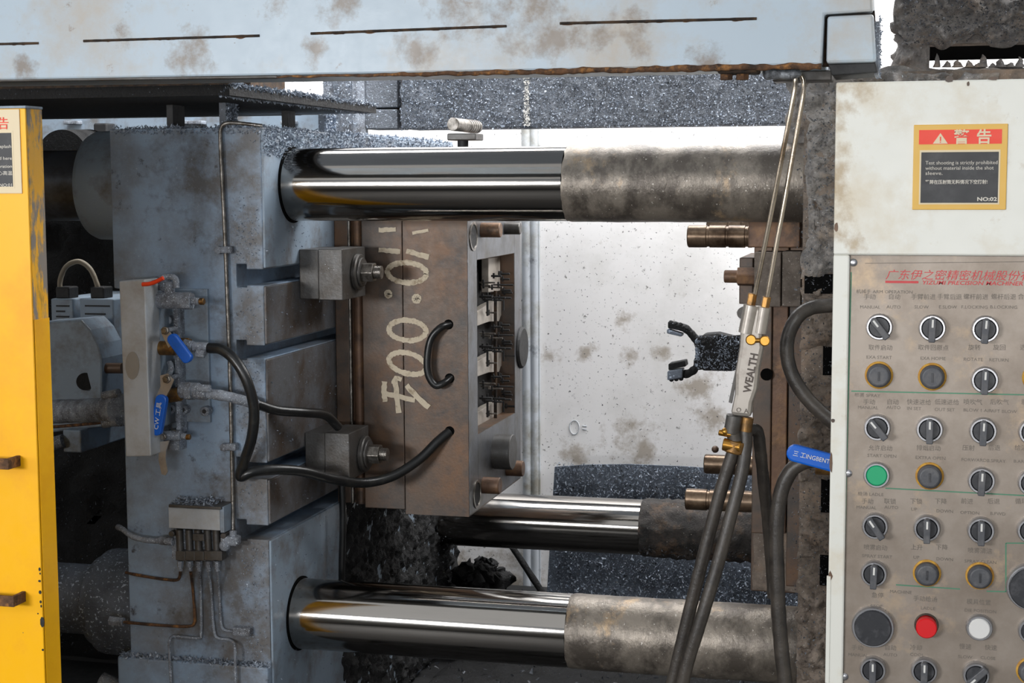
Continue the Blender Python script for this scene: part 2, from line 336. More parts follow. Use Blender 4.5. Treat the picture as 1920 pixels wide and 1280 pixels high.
# ------------------------------------------------------------------ fixed and moving platens
def zat(y, px=497, Y=YPF): return P(px, y, Y).z
XL = -1.38
def xat(px, y): return P(px, y, YPF).x
slots = [(505, 535), (648, 672), (868, 898), (985, 1012)]
ztop = zat(240, 350)
pl = thing('moving_platen', 'blue-grey moving platen with horizontal T-slots, caked with dust and shavings', 'machine platen', (-1.24, 3.16, .47))
prof = [(XL, ztop), (XP, ztop)]
for (a, b_) in slots:
    xi, xo = xat(462, a), xat(443, a); za, zb = zat(a), zat(b_); d = .009
    prof += [(XP, za), (xi, za), (xi, za+d), (xo, za+d), (xo, zb-d*.4), (xi, zb-d*.4), (xi, zb), (XP, zb)]
prof += [(XP, .47), (XL+.012, .47), (XL+.012, zat(542, 230)), (XL, zat(540, 230))]
M().prism([(x, YPF, z) for x, z in prof], (0, 3.76-YPF, 0)).build('platen_body', m_blue, pl, bevel=.003)
# foot ledge
zl = zat(1237, 370)
M().box(XL-.008, XP+.0, YPF-.014, YPF+.1, .47, zl).build('foot', m_blue, pl, bevel=.004)
M().flakes((XL-.005, YPF-.014, zl), (.29, 0, 0), (0, .014, 0), (0, 0, 1), 900, .006, .004).build('shavings', m_chips, pl, kind='stuff')
# steel facing of the slotted side, in blocks between the slots
zs = [ztop-.002]+[z for a, b_ in slots for z in (zat(a)+.0005, zat(b_)-.0005)]+[.48]
for k in range(5):
    t, b2 = zs[2*k], zs[2*k+1]
    M().box(XP-.004, XP+.0035, YPF+.003, 3.755, b2+.0015, t-.0015).build('slotted_block', m_greyblk if k not in (0, 4) else m_blueflat, pl, bevel=.002)
M().flakes((XL, YPF, ztop), (.285, 0, 0), (0, 1.16, 0), (0, 0, 1), 8000, .005, .004).build('shavings', m_chips, pl, kind='stuff')
def dn(p):
    if any(zat(b_)-.006 < p.z < zat(a)+.012 for a, b_ in slots): return False
    return NZ.noise(p*9)+.15 > random.uniform(-.3, .5)
q = M().flakes((XP+.0035, YPF, .6), (0, 1.16, 0), (0, 0, ztop-.6), (1, 0, 0), 5500, .0035, .001, dn)
q.flakes((XP-.055, YPF, .5), (.05, 0, 0), (0, 0, ztop-.52), (0, -1, 0), 3500, .003, .001, dn)
q.build('shavings', m_chips, pl, kind='stuff')
q = M().flakes((XP+.0035, YPF, ztop-.05), (0, 1.16, 0), (0, 0, .05), (1, 0, 0), 7000, .005, .002)
q.flakes((XP-.28, YPF, ztop), (.28, 0, 0), (0, 0, -.01), (0, -1, 0), 500, .004, .002)
q.build('shavings', m_chips, pl, kind='stuff')
# black cake on the platen below the die
q = M().crust((XP+.003, 2.94, .47), (0, .82, 0), (0, 0, zat(945)-.47+.06), (1, 0, 0), .012, 40, .005, .03); q.build('black_cake', m_crustblack, pl)
q = M()
for k in range(26):
    c = V((XP+random.uniform(.0, .11), random.uniform(3.55, 3.8), random.uniform(.5, .66)))
    q.ball(c, random.uniform(.018, .04), 20, (1, 1, random.uniform(.6, 1)))
for v in q.v: v += V([NZ.fractal(v*45+V((7*k, 3*k, 0)), .8, 2.2, 4) for k in range(3)])*.02
q.build('black_cake', m_crustblack, pl)
q = M().flakes((XP+.03, 2.95, .5), (0, .8, 0), (0, 0, .45), (1, 0, 0), 900, .003, .004); q.build('shavings', m_chipsdark, pl, kind='stuff')
# rings around the bar holes, left bushes
zF1, zF2, zR2 = 1.596, .807, .795
for (yy, zz) in ((YF, zF1), (YF, zF2), (YR, zR2)):
    q = M().lathe((XP, yy, zz), (1, 0, 0), [(0, .0685), (.006, .0685), (.006, .0655)], 48, cap=False); q.build('hole_rim', m_black, pl)
xq = P(190, 347, YF).x
M().lathe((xq-.01, YF, zF1), (1, 0, 0), [(0, .085), (.004, .096), (.012, .1), (XL-xq+.012, .102)], 64).build('bush_flange', m_blueflat, pl)
xq2 = P(212, 1140, YF).x
M().lathe((xq2-.03, YF, zF2), (1, 0, 0), [(0, .075), (.006, .085), (.022, .088), (.024, .098), (.032, .1), (XL-xq2+.05, .102)], 64).build('bush_flange', m_sheet, pl)
# fixed platen
XFX = P(1500, 640, YPF).x
fx = thing('fixed_platen', 'grey fixed platen thickly caked with rough dust beside the control cabinet', 'machine platen', (XFX+.2, 3.1, .47))
q = M().box(XFX, XFX+.34, YPF+.03, 3.76, .47, P(1520, 135, YPF).z); q.build('platen_body', m_crustbrown, fx)
yy = [135, 520, 548, 655, 702, 905, 962, 1052, 1100, 1320]
for k in range(5):
    t, l = P(1520, yy[2*k], YPF).z, P(1520, yy[2*k+1], YPF).z
    M().crust((XFX+.002, YPF+.032, l), (.3, 0, 0), (0, 0, t-l), (0, -1, 0), .026, 42, .0038, .014).build('caked_dust', m_crust if k == 0 else m_crustbrown, fx)
for k in range(4):
    t, l = P(1540, yy[2*k+1], YPF).z, P(1540, yy[2*k+2], YPF).z
    x0 = XFX+(.004 if k == 0 else .035)
    M().box(x0, XFX+.3, YPF+.026, YPF+.031, l-.004, t+.004).build('slot_opening', m_black, fx)
M().crust((XFX+.002, YPF+.032, P(1520, 548, YPF).z-.012), (.034, 0, 0), (0, 0, .02), (0, -1, 0), .03, 26, .004, .01).build('caked_dust', m_crustbrown, fx)
M().crust((XFX-.035, YPF+.15, P(1480, 262, YPF).z), (.12, 0, 0), (0, 0, .11), (0, -1, 0), .03, 26, .004, .02).build('caked_dust', m_crust, fx)
q = M().flakes((XFX-.01, YPF+.01, .7), (.1, 0, 0), (0, 0, 1.05), (0, -1, 0), 3000, .0032, .008); q.build('shavings', m_chipsdark, fx, kind='stuff')
# ------------------------------------------------------------------ tie bars
def bar(label, yy, zz, xa, xb, xc, r=.065, crusty=0):
    t = thing('tie_bar', label, 'tie bar', ((xa+xc)/2, yy, zz-r), 'tie bars of the press')
    M().cyl((xa, yy, zz), (xb, yy, zz), r, n=96).build('chrome_section', m_chrome, t)
    M().cyl((xa-.01, yy, zz), (min(XL-.02, xa+1.6), yy, zz), r+.0006, n=64).build('dull_section', m_chromedull, t) if zz > 1 else None
    q = M(); n = 64; L = xc-xb; na = max(10, int(L/.006)); vs = []
    for i in range(na+1):
        for k in range(n):
            a = 2*math.pi*k/n; x = xb+L*i/na; p = V((x, yy+math.cos(a)*r, zz+math.sin(a)*r))
            h = .0006+(crusty if crusty else .0009)*max(0, .4+NZ.fractal(p*(22 if not crusty else 45), .8, 2, 3))
            if i == 0: h = 0; p.x += .004*NZ.noise(p*50)
            vs.append(p+V((0, math.cos(a), math.sin(a)))*h)
    q.add(vs, [(i*n+k, (i+1)*n+k, (i+1)*n+(k+1) % n, i*n+(k+1) % n) for i in range(na) for k in range(n)], True)
    q.build('grimy_section', m_grimebar if not crusty else m_crustdarkbar, t)
    return t
m_crustdarkbar = mat('black_caked_bar', '3b3531', .7, dirt='171615', dthr=.5, dw=.12, dsc=20, dirt2='5e4936', d2thr=.6, d2sc=16, speck='a9a49c', sthr=.70, ssc=260, bump=1, bsc=150, bdist=.004)
t1 = bar('upper front chrome tie bar, polished left of a rough dirty stretch', YF, zF1, -3.0, P(1066, 345, YF).x, XFX+.12)
t2 = bar('lower front chrome tie bar running along the bottom of the press', YF, zF2, P(330, 1150, YF).x-.02, P(1072, 1185, YF).x, XFX+.12)
t3 = bar('rear lower chrome tie bar passing under the open die, black caked end', YR, zR2, XP-.2, P(1205, 990, YR).x, XFX+.12, crusty=.006)
q = M().flakes((P(1205, 990, YR).x, YR-.066, zR2-.05), (.75, 0, 0), (0, .03, .1), (0, -1, .3), 1800, .005, .003); q.build('shavings', m_chipsdark, t3, kind='stuff')
q = M(); q.cyl((-3.0, YF, zF2), (XL+.05, YF, zF2), .0665, n=64); q.build('dusty_sleeve', m_sheet, t2, label='black dusty rear end of the bar')
q = M().flakes((-2.4, YF-.06, zF2+.01), (1.0, 0, 0), (0, .05, .05), (0, -1, 1), 1600, .0035, .002); q.build('shavings', m_chips, t2, kind='stuff')
q = M().flakes((P(1075, 1180, YF).x, YF-.045, zF2+.045), (.5, 0, 0), (0, .05, .018), (0, -.5, 1), 700, .003, .001); q.build('shavings', m_chipsdark, t2, kind='stuff')
# ------------------------------------------------------------------ moving die half
md = thing('moving_die', 'brown steel die half on the blue platen with chalked figures and ejector pins', 'die half', (-.9, 3.1, P(760, 960, YM).z))
XD = P(877, 640, YM).x
def mx(px, y=700): return P(px, y, YM).x
YD2 = PX(975, 640, XD).y
zt = P(760, 335, YM).z
def zb(y, px=760): return P(px, y, YM).z
M().box(XP+.004, mx(652), YM+.012, YD2-.02, zb(950), zt).build('back_plate', m_mold, md, bevel=.002)
M().box(mx(652), mx(681), YM+.03, YD2-.03, zb(952), zt).build('spacer', m_moldrust, md)
M().cyl((mx(654), YM+.012, zb(950)), (mx(654), YM+.012, zt), .003, n=12).build('edge_rod', m_bolt, md)
M().cyl((mx(668), YM+.02, zb(951)), (mx(668), YM+.02, zt), .010, n=20).build('support_pillar', m_moldrust, md)
M().box(mx(681), mx(757)-.0006, YM, YD2, zb(955), zt).build('ejector_box', m_mold, md, bevel=.0015)
# cavity plate as a frame round the window
Y1, Y2 = PX(894, 640, XD).y, PX(964, 640, XD).y
zw1, zw0 = PX(896, 487, XD).z, PX(898, 812, XD).z
x0 = mx(758)
fr = M().box(x0, XD, YM, Y1, zb(963), zt).box(x0, XD, Y2, YD2, zb(963), zt).box(x0, XD, Y1, Y2, zw1, zt).box(x0, XD, Y1, Y2, zb(963), zw0)
fr.build('cavity_plate', m_mold, md)
q = M().box(XD-.0005, XD+.0012, YM+.002, Y1-.001, zb(960), zt-.002).box(XD-.0005, XD+.0012, Y2+.001, YD2-.003, zb(960), zt-.002)
q.box(XD-.0005, XD+.0012, Y1, Y2, zw1+.001, zt-.002).box(XD-.0005, XD+.0012, Y1, Y2, zb(960), zw0-.001)
q.build('parting_face', m_moldgrey, md)
M().box(x0+.02, XD-.05, Y1, Y2, zw0, zw1).build('cavity_floor', m_dark, md)
for k in range(3):
    o = k*95
    pts = [(896, 583), (916, 570), (938, 560), (957, 552), (957, 583), (940, 592), (937, 602), (918, 603), (896, 611)]
    if k == 2: pts = pts[:4]+[(957, 595), (945, 612), (918, 615), (896, 618)]
    M().prism([PX(x-1, y+o, XD-.028) for x, y in pts], (-.015, 0, 0)).build('die_insert', m_insert, md, bevel=.001)
M().prism([PX(x, y, XD-.028) for x, y in ((916, 484), (938, 480), (938, 545), (916, 548))], (-.015, 0, 0)).build('die_insert', m_insert, md, bevel=.001)
M().prism([PX(x, y, XD-.028) for x, y in ((942, 482), (954, 480), (954, 498), (942, 500))], (-.01, 0, 0)).build('die_insert', m_bolt, md)
for px, a, b_ in ((929, 545, 812),):
    M().cyl(PX(px, a, XD-.02), PX(px, b_, XD-.02), .0035, n=10).build('guide_rod', m_darkrust, md)
pins = [(921, 938, 517, 2), (934, 954, 514, 2), (938, 954, 524, 2), (899, 925, 529, 1.8), (902, 918, 535, 1.8), (916, 940, 538, 1.8), (925, 959, 533, 1.6), (940, 957, 544, 2.2), (941, 959, 549, 2), (899, 920, 555, 2.6),
        (915, 944, 557, 2), (928, 956, 558, 2), (923, 940, 563, 2), (911, 930, 585, 1.8), (944, 964, 571, 2.2), (905, 922, 561, 2)]
for k in range(3):
    for (a, b_, y, r) in pins:
        o = k*95+random.uniform(-1, 1); p = PX(a, y+o, XD-.024); L = (b_-a)*.00125
        M().cyl(p, p+V((L, 0, 0)), r*.00105, n=10).build('ejector_pin', m_bolt if r == 1.8 else m_dark, md)
        M().cyl(p+V((L*.25, 0, -.005)), p+V((L*.25, 0, .006)), .0022, n=8).build('pin_collar', m_dark, md)
    for (x, a, b_) in ((914, 548, 592), (944, 562, 582), (936, 508, 516)):
        M().cyl(PX(x, a+k*95, XD-.018), PX(x, b_+k*95, XD-.018), .0024, n=8).build('cross_rod', m_dark, md)
def dpin(px, y, L, r, m=m_moldrust, name='guide_pin'):
    p = PX(px, y, XD); M().cyl(p-V((.01, 0, 0)), p+V((L, 0, 0)), r, bev=.0015, n=32).build(name, m, md)
dpin(902, 431, .040, .0145); dpin(946, 428, .034, .0125, m_clamp)
dpin(905, 909, .036, .0165); dpin(950, 877, .036, .0165)
dpin(928, 846, .038, .036, m_clamp, 'centring_boss')
for (x, y) in ((886, 443), (893, 926)):
    p = PX(x, y, XD); M().lathe(p+V((.001, 0, 0)), (1, 0, 0), [(0, .028), (.0022, .028), (.0022, .023), (-.0, .0225)], 40, cap=False).build('bushing', m_bolt, md)
    M().cyl(p, p+V((.0018, 0, 0)), .0225, n=40).build('bushing_bore', m_dark, md)
p = V((XD-.02, YD2+.003, zb(690)))
M().cyl(p, p+V((.028, 0, 0)), .045, bev=.004, n=40).build('locating_disc', m_dark, md)
for (x, y) in ((841, 608), (843, 709), (843, 808)):
    p = P(x, y, YM); M().cyl(p+V((0, -.0006, 0)), p+V((0, .004, 0)), .0095, n=28).build('hose_port', m_black, md)
# chalk figures
soff = [0]
def stroke(pts, w, closed=False):
    soff[0] += 1; q = M(); P3 = [P(x, y, YM-.0006-soff[0]*.00012) for x, y in pts]
    if closed: P3.append(P3[0].copy())
    S2 = []
    for a, b_ in zip(P3, P3[1:]):
        for k in range(4): S2.append(a.lerp(b_, k/4))
    S2.append(P3[-1]); n = len(S2); L = []; Rr = []
    for i, p in enumerate(S2):
        t = (S2[min(i+1, n-1)]-S2[max(i-1, 0)]).normalized(); nn = V((-t.z, 0, t.x))
        L.append(p+nn*w*.5*(1+random.uniform(-.22, .16))); Rr.append(p-nn*w*.5*(1+random.uniform(-.22, .16)))
    if closed: L[-1] = L[0].copy(); Rr[-1] = Rr[0].copy()
    vs = []
    for a, b_ in zip(L, Rr): vs += [a, b_]
    q.add(vs, [(2*i, 2*i+2, 2*i+3, 2*i+1) for i in range(n-1)]); q.add([v+V((0, .0012, 0)) for v in vs], [(2*i, 2*i+1, 2*i+3, 2*i+2) for i in range(n-1)])
    q.build('chalk_figure', m_chalk, md)
def ell(cx, cy_, rx, ry, tilt=0, n=18):
    t = math.radians(tilt)
    return [(cx+rx*math.cos(a)*math.cos(t)-ry*math.sin(a)*math.sin(t), cy_+rx*math.cos(a)*math.sin(t)+ry*math.sin(a)*math.cos(t)) for a in [2*math.pi*k/n for k in range(n)]]
stroke(ell(763, 511, 37, 19, 4), .0105, True); stroke(ell(764, 619, 35, 19, 5), .0105, True); stroke(ell(764, 681, 36, 19, 16), .0105, True)
for (x, y, r) in ((728, 551, 4), (781, 560, 5.5)): stroke(ell(x, y, r, r, n=8), .009, True)
stroke([(710, 468), (730, 470), (750, 472)], .009); stroke([(762, 470), (785, 477), (804, 482)], .010)
stroke([(710, 431), (725, 431), (742, 430)], .009); stroke([(773, 437), (790, 434), (803, 431)], .006)
stroke([(721, 715), (720, 735), (722, 753)], .0105); stroke([(724, 738), (745, 742), (762, 747), (778, 750)], .010)
stroke([(737, 720), (742, 708), (753, 712)], .009); stroke([(741, 712), (744, 745), (748, 774)], .011); stroke([(762, 722), (780, 742), (804, 764)], .011)
# ------------------------------------------------------------------ die clamps
def clamp(label, x0, x1, x2, y0, y1, bx, by):
    Y0 = PX(x0, (y0+y1)/2, XP).y; X1 = P(x1, (y0+y1)/2, Y0).x; Yb = PX(x2, (y0+y1)/2, X1).y
    z1, z0 = P(x1, y0, Y0).z, P(x1, y1, Y0).z
    t = thing('die_clamp', label, 'clamp', ((XP+X1)/2, (Y0+Yb)/2, z0), 'clamps holding the moving die')
    xm = XP+(X1-XP)*.47
    M().box(XP+.004, xm-.0006, Y0+.004, Yb, z0, z1).build('clamp_heel', m_clamp, t, bevel=.0015)
    M().box(xm+.0006, X1, Y0, Yb, z0-.001, z1+.001).build('clamp_jaw', m_clamp, t, bevel=.0015)
    p = PX(bx, by, X1)
    M().box(X1-.001, X1+.001, p.y-.009, p.y+.004, p.z-.02, p.z+.016).build('bolt_slot', m_black, t)
    p = PX(bx+4, by, X1); e = V((1, 0, 0))
    M().cyl(p, p+e*.010, .034, bev=.002, n=48).build('washer', m_clamp, t)
    M().cyl(p+e*.010, p+e*.014, .027, bev=.001, n=40).build('washer', m_clamp, t)
    M().hexa(p+e*.013, p+e*.036, .019, .3).build('nut', m_bolt, t, bevel=.0012)
    q = M().cyl(p, p+e*.050, .0105, n=24)
    for k in range(7): q.cyl(p+e*(.037+k*.0019), p+e*(.0381+k*.0019), .0122, n=24)
    q.build('stud', m_bolt, t)
clamp('upper dark steel die clamp with washer and nut below the top tie bar', 556, 642, 685, 468, 562, 664, 510)
clamp('lower steel die clamp with washer and nut above the looping black hose', 567, 655, 692, 814, 900, 676, 850)
# eyebolt bar on top of the die
t = thing('lifting_tee', 'steel T-shaped lifting bar with hexagonal nut behind the upper tie bar', 'bolt', P(868, 300, 2.96))
M().cyl(P(868, 340, 2.96), P(868, 255, 2.96), .0105, n=20).build('stem', m_dark, t)
M().box(P(841, 255, 2.94).x, P(895, 255, 2.94).x, 2.93, 2.985, P(868, 263, 2.94).z, P(868, 250, 2.94).z).build('nut', m_clamp, t, bevel=.002)
a, b_ = P(849, 233, 2.93), P(894, 238, 3.05); q = M().cyl(a, b_, .0125, bev=.001, n=32)
for k in range(5):
    c = a.lerp(b_, .55+k*.09); q.cyl(c, c+(b_-a).normalized()*.004, .0132, n=28)
q.build('cross_bar', m_bolt, t)
# ------------------------------------------------------------------ valve manifold on the platen front
YP = YPF
vm = thing('valve_manifold', 'dusty water valve manifold with aluminium cover bar bolted to the blue platen', 'valve block', P(300, 850, 2.5))
q = M().prism([P(x, y, 2.47) for x, y in ((223, 527), (271, 524), (283, 855), (236, 856))], (0, .05, 0)); q.build('cover_bar', m_alu, vm, bevel=.002)
M().prism([P(x, y, 2.469) for x, y in ell(248, 685, 13, 26, n=24)], (0, .003, 0)).build('worn_oval', mat('scuff', '8a847b', .6, bump=.2), vm, label='dark oval scuff on the cover bar')
M().rect(284, 541, 391, 790, YP-.008, .012).build('base_plate', m_blueflat, vm, bevel=.001)
M().rect(234, 545, 300, 800, 2.52, .06).build('manifold_block', m_blueflat, vm, bevel=.003)
for x in (300, 331): M().rect(x-4, 570, x+4, 812, 2.545, .03).build('rail', m_dusty, vm, bevel=.002)
for (x, y) in ((313, 600), (318, 683), (320, 767), (343, 768), (383, 771)):
    p = P(x, y, 2.558); s_ = M().cyl(p, p+V((0, .018, 0)), .0085, bev=.001, n=20).build('cap_screw', m_dusty, vm)
    M().hexa(p-V((0, .0005, 0)), p+V((0, .002, 0)), .0042).build('socket', m_dark, s_)
def vcyl(a, b_, Y, r, m, name='valve_body', hx=False, parent=vm, r2=None):
    q = M(); p, o = P(*a, Y), P(*b_, Y)
    (q.hexa(p, o, r) if hx else q.cyl(p, o, r, r2, bev=min(.002, r*.2), n=24)); return q.build(name, m, parent, bevel=.001 if hx else 0)
# top valve, red lever
vcyl((286, 562), (348, 564), 2.52, .0145, m_dusty); vcyl((343, 564), (360, 564), 2.52, .016, m_dusty, 'valve_nut', True)
vcyl((360, 564), (374, 565), 2.52, .0065, m_dusty, 'hose_barb'); vcyl((374, 565), (383, 565), 2.52, .006, m_brass, 'hose_barb')
M().cyl(P(318, 558, 2.52), P(318, 528, 2.52), .009, n=18).build('valve_stem', m_dusty, vm)
M().tube([P(331, 540, 2.515), P(328, 522, 2.515), P(312, 519, 2.51), P(298, 524, 2.50)], .0055, n=10).build('lever', m_dusty, vm)
M().tube([P(306, 521, 2.455), P(292, 528, 2.455), P(280, 532, 2.455), P(267, 533, 2.455)], .0036, n=10).build('lever_grip', m_redgrip, vm, label='orange-red lever grip')
M().rect(280, 520, 308, 548, 2.535, .03).build('manifold_block', m_dusty, vm, bevel=.004)
# brass valve, blue lever
vcyl((287, 652), (330, 653), 2.52, .0125, m_brass); vcyl((330, 646), (356, 646), 2.525, .0125, m_brass, 'valve_nut', True)
vcyl((345, 646), (362, 650), 2.52, .011, m_dusty, 'valve_nut', True)
vcyl((362, 650), (392, 652), 2.52, .009, m_dusty, 'hose_clamp'); vcyl((368, 662), (384, 664), 2.505, .007, m_dusty, 'hose_clamp', True)
def capsule(a, b_, w, Y, th, m, name, parent, label=None, bevel=.002):
    A, B = P(*a, Y), P(*b_, Y); d = (B-A).normalized(); n = V((-d.z, 0, d.x)); pts = []
    for k in range(9): t = math.pi*k/8; pts.append(B+n*w*math.cos(t)+d*w*.75*math.sin(t))
    for k in range(9): t = math.pi*k/8; pts.append(A-n*w*math.cos(t)-d*w*.9*math.sin(t))
    return M().prism(pts, (0, th, 0)).build(name, m, parent, bevel=bevel, label=label)
M().prism([P(x, y, 2.492) for x, y in ((302, 624), (312, 614), (330, 640), (316, 652))], (0, .003, 0)).build('lever', m_nickel, vm)
capsule((322, 636), (349, 672), .0098, 2.486, .011, m_bluegrip, 'lever_grip', vm, 'blue lever grip slanting down right')
def nut(x, y, Y, r=.0075, parent=vm):
    p = P(x, y, Y); q = M().hexa(p, p+V((0, .007, 0)), r); q.build('lever_nut', m_bolt, parent, bevel=.001)
    M().cyl(p-V((0, .003, 0)), p, r*.55, n=16).build('spindle', m_bolt, parent)
    M().cyl(p, p+V((0, .04, 0)), r*.6, n=12).build('valve_stem', m_dusty, parent)
nut(308, 620, 2.486)
# lower valve with long blue lever
vcyl((315, 742), (340, 738), 2.525, .0125, m_brass); vcyl((338, 731), (374, 733), 2.525, .0145, m_dusty); vcyl((350, 733), (362, 733), 2.52, .0165, m_dusty, 'valve_nut', True)
vcyl((372, 735), (390, 737), 2.52, .0125, m_dusty, 'hose_clamp'); vcyl((372, 727), (394, 728), 2.508, .007, m_dusty, 'hose_clamp', True)
M().prism([P(x, y, 2.492) for x, y in ((300, 704), (314, 700), (326, 712), (320, 726), (312, 742), (293, 742), (301, 724))], (0, .003, 0)).build('lever', m_nickel, vm)
gr = capsule((301, 750), (291, 808), .0105, 2.486, .011, m_bluegrip, 'lever_grip', vm, 'blue lever grip hanging down')
a, b_ = P(296, 806, 2.485), P(303, 752, 2.485)
text('CW 工具', .011, m_mark, vm, a, xdir=b_-a, zdir=V((-(b_-a).z, 0, (b_-a).x)), sx=1.1)
nut(311, 711, 2.486)
M().tube([P(316, 705, 2.51), P(321, 690, 2.53), P(318, 680, 2.54)], .005, n=10).build('link', m_dusty, vm)
# small valve with steel lever
vcyl((298, 818), (340, 816), 2.53, .009, m_dusty); vcyl((340, 817), (350, 818), 2.53, .0055, m_dusty, 'hose_barb'); vcyl((349, 819), (357, 819), 2.53, .005, m_brass, 'hose_barb')
nut(305, 819, 2.508, .006)
M().prism([P(x, y, 2.505) for x, y in ((300, 828), (317, 826), (311, 845), (310, 860), (314, 884), (310, 891), (303, 889), (297, 862), (298, 843))], (0, .003, 0)).build('lever', m_nickel, vm)
M().rect(318, 812, 336, 844, 2.55, .03).build('bracket', m_dusty, vm)
# ------------------------------------------------------------------ hoses on the left
q = M().tube([P(392, 652, 2.52), P(415, 655, 2.515), P(440, 675, 2.51), P(462, 712, 2.51), P(476, 765, 2.52), P(472, 820, 2.53), P(456, 870, 2.545), P(451, 893, 2.55), P(475, 884, 2.555), P(520, 880, 2.59), P(570, 884, 2.64),
              P(620, 897, 2.70), P(680, 905, 2.78), P(735, 893, 2.83), P(785, 862, 2.87), P(820, 828, 2.893), P(843, 809, 2.912)], .0092, n=18, res=10)
tag(q.build('rubber_hose', m_hose), 'long black rubber hose looping from the brass valve to the die', 'hose')
hs = thing('return_hose', 'black hose with a grey dust-caked sleeve running from the lower blue-levered valve', 'hose', P(500, 790, 2.55))
M().tube([P(388, 737, 2.52), P(430, 744, 2.53), P(482, 758, 2.56)], .0092, n=16, wob=.12).build('dusty_sleeve', m_dusty, hs)
M().tube([P(480, 757, 2.56), P(520, 769, 2.60), P(570, 773, 2.655), P(610, 778, 2.72), P(634, 800, 2.76)], .0086, n=16).build('rubber_section', m_hose, hs)
q = M().tube([P(843, 608, 2.912), P(826, 614, 2.893), P(808, 635, 2.888), P(801, 670, 2.886), P(803, 702, 2.886), P(816, 722, 2.888), P(832, 718, 2.893), P(845, 708, 2.912)], .0068, n=16)
tag(q.build('rubber_hose', m_hose), 'short black U-shaped hose joining two holes in the die', 'hose')
q = M().tube([P(641, 905, 2.86), P(643, 980, 2.86), P(641, 1060, 2.86), P(641, 1100, 2.86)], .0065, n=14)
tag(q.build('rubber_hose', m_hose), 'thin black hose hanging straight down under the lower die clamp', 'hose')
# vertical lubrication pipe with clips
pp_ = thing('lubrication_pipe', 'thin grey vertical pipe clipped to the platen front, bent over at the top', 'pipe', P(437, 1000, 2.57))
pts = [(492, 236, 2.59), (450, 231, 2.58), (425, 231, 2.572), (415, 240, 2.572), (413, 260, 2.572), (416, 330, 2.572), (421, 430, 2.572), (426, 560, 2.572), (431, 700, 2.572), (434, 830, 2.572), (436, 920, 2.572), (437, 1005, 2.565)]
M().tube([P(*a) for a in pts], .0034, n=12, res=6, wob=.1).build('pipe_run', m_bolt, pp_)
for (x, y) in ((421, 468), (431, 838)):
    M().rect(x-9, y-6, x+10, y+7, 2.562, .018).build('pipe_clip', m_dusty, pp_, bevel=.002)
    p = P(x-13, y+1, 2.566); M().hexa(p, p+V((0, .015, 0)), .0075).build('clip_screw', m_dusty, pp_, bevel=.001)
# ------------------------------------------------------------------ lubrication distributor
ld = thing('lubrication_distributor', 'five-outlet lubrication distributor with cream cover box on the platen front', 'distributor', P(365, 1060, 2.55))
Yd = 2.535
M().rect(316, 953, 412, 992, Yd, .012).build('cover_front', m_alu, ld, bevel=.001)
M().rect(316, 948, 414, 953, Yd-.004, .05).build('cover_lid', m_clamp, ld, bevel=.0008)
M().rect(413, 950, 420, 998, Yd+.002, .045).build('cover_side', m_blueflat, ld)
M().flakes(P(316, 948, Yd), (.085, 0, 0), (0, .045, .008), (0, 0, 1), 350, .005, .003).build('shavings', m_chips, ld, kind='stuff')
M().rect(322, 993, 412, 1050, Yd+.018, .03).build('back_block', m_dusty, ld)
for k, x in enumerate((336, 354, 371, 389, 405)):
    M().cyl(P(x, 992, Yd+.012), P(x+2, 1034, Yd+.012), .0066, bev=.001, n=20).build('piston_cylinder', m_clamp, ld)
    q = M().rect(x-7, 1033, x+11, 1051, Yd+.002, .02); q.build('outlet_block', m_clamp, ld, bevel=.0012)
    M().hexa(P(x+2, 1051, Yd+.012), P(x+2, 1062, Yd+.012), .0058, .5).build('outlet_nut', m_dusty, ld)
    M().cyl(P(x+2, 1062, Yd+.012), P(x+3, 1070, Yd+.012), .004, n=14).build('outlet_nut', m_dusty, ld)
M().rect(361, 1001, 382, 1014, Yd-.002, .012).build('indicator', m_clamp, ld, bevel=.001)
for x in (321, 418):
    p = P(x, 1001+(4 if x > 400 else 0), Yd+.004); M().cyl(p, p+V((0, .02, 0)), .0055, bev=.001).build('mounting_screw', m_clamp, ld)
M().rect(412, 1006, 444, 1024, Yd+.004, .022).build('inlet_fitting', m_dusty, ld, bevel=.004)
M().ball(P(422, 1022, Yd+.01), .0105, 16).build('inlet_fitting', m_dusty, ld)
M().cyl(P(437, 1006, Yd+.015), P(437, 995, Yd+.018), .0065, n=14).build('inlet_fitting', m_dusty, ld)
YQ = 2.574
lines = [([(338, 1068, 2.552), (337, 1080, 2.572), (331, 1087, YQ), (310, 1086, YQ), (270, 1080, YQ), (236, 1073, YQ+.01)], m_rust, 'rusty lube line from the first outlet turning left under the dusty inlet cable'),
         ([(357, 1068, 2.552), (361, 1100, YQ), (365, 1150, YQ), (364, 1168, YQ), (352, 1174, YQ), (300, 1172, YQ), (232, 1166, YQ)], m_rust, 'rusty lube line from the second outlet turning left to a brass fitting'),
         ([(374, 1068, 2.552), (376, 1100, YQ), (377, 1185, YQ), (370, 1196, YQ), (330, 1193, YQ), (318, 1200, 2.56), (318, 1230, 2.555), (322, 1300, 2.555)], m_dusty, 'lube line from the middle outlet stepping left then down'),
         ([(391, 1068, 2.552), (396, 1110, YQ), (401, 1180, YQ), (409, 1196, YQ), (430, 1199, YQ), (440, 1210, 2.56), (441, 1240, 2.555), (442, 1300, 2.555)], m_dusty, 'lube line from the fourth outlet stepping right then down'),
         ([(408, 1068, 2.552), (411, 1110, YQ), (414, 1165, YQ), (420, 1180, YQ), (436, 1184, YQ)], m_dusty, 'short lube line from the last outlet ending in a square fitting')]
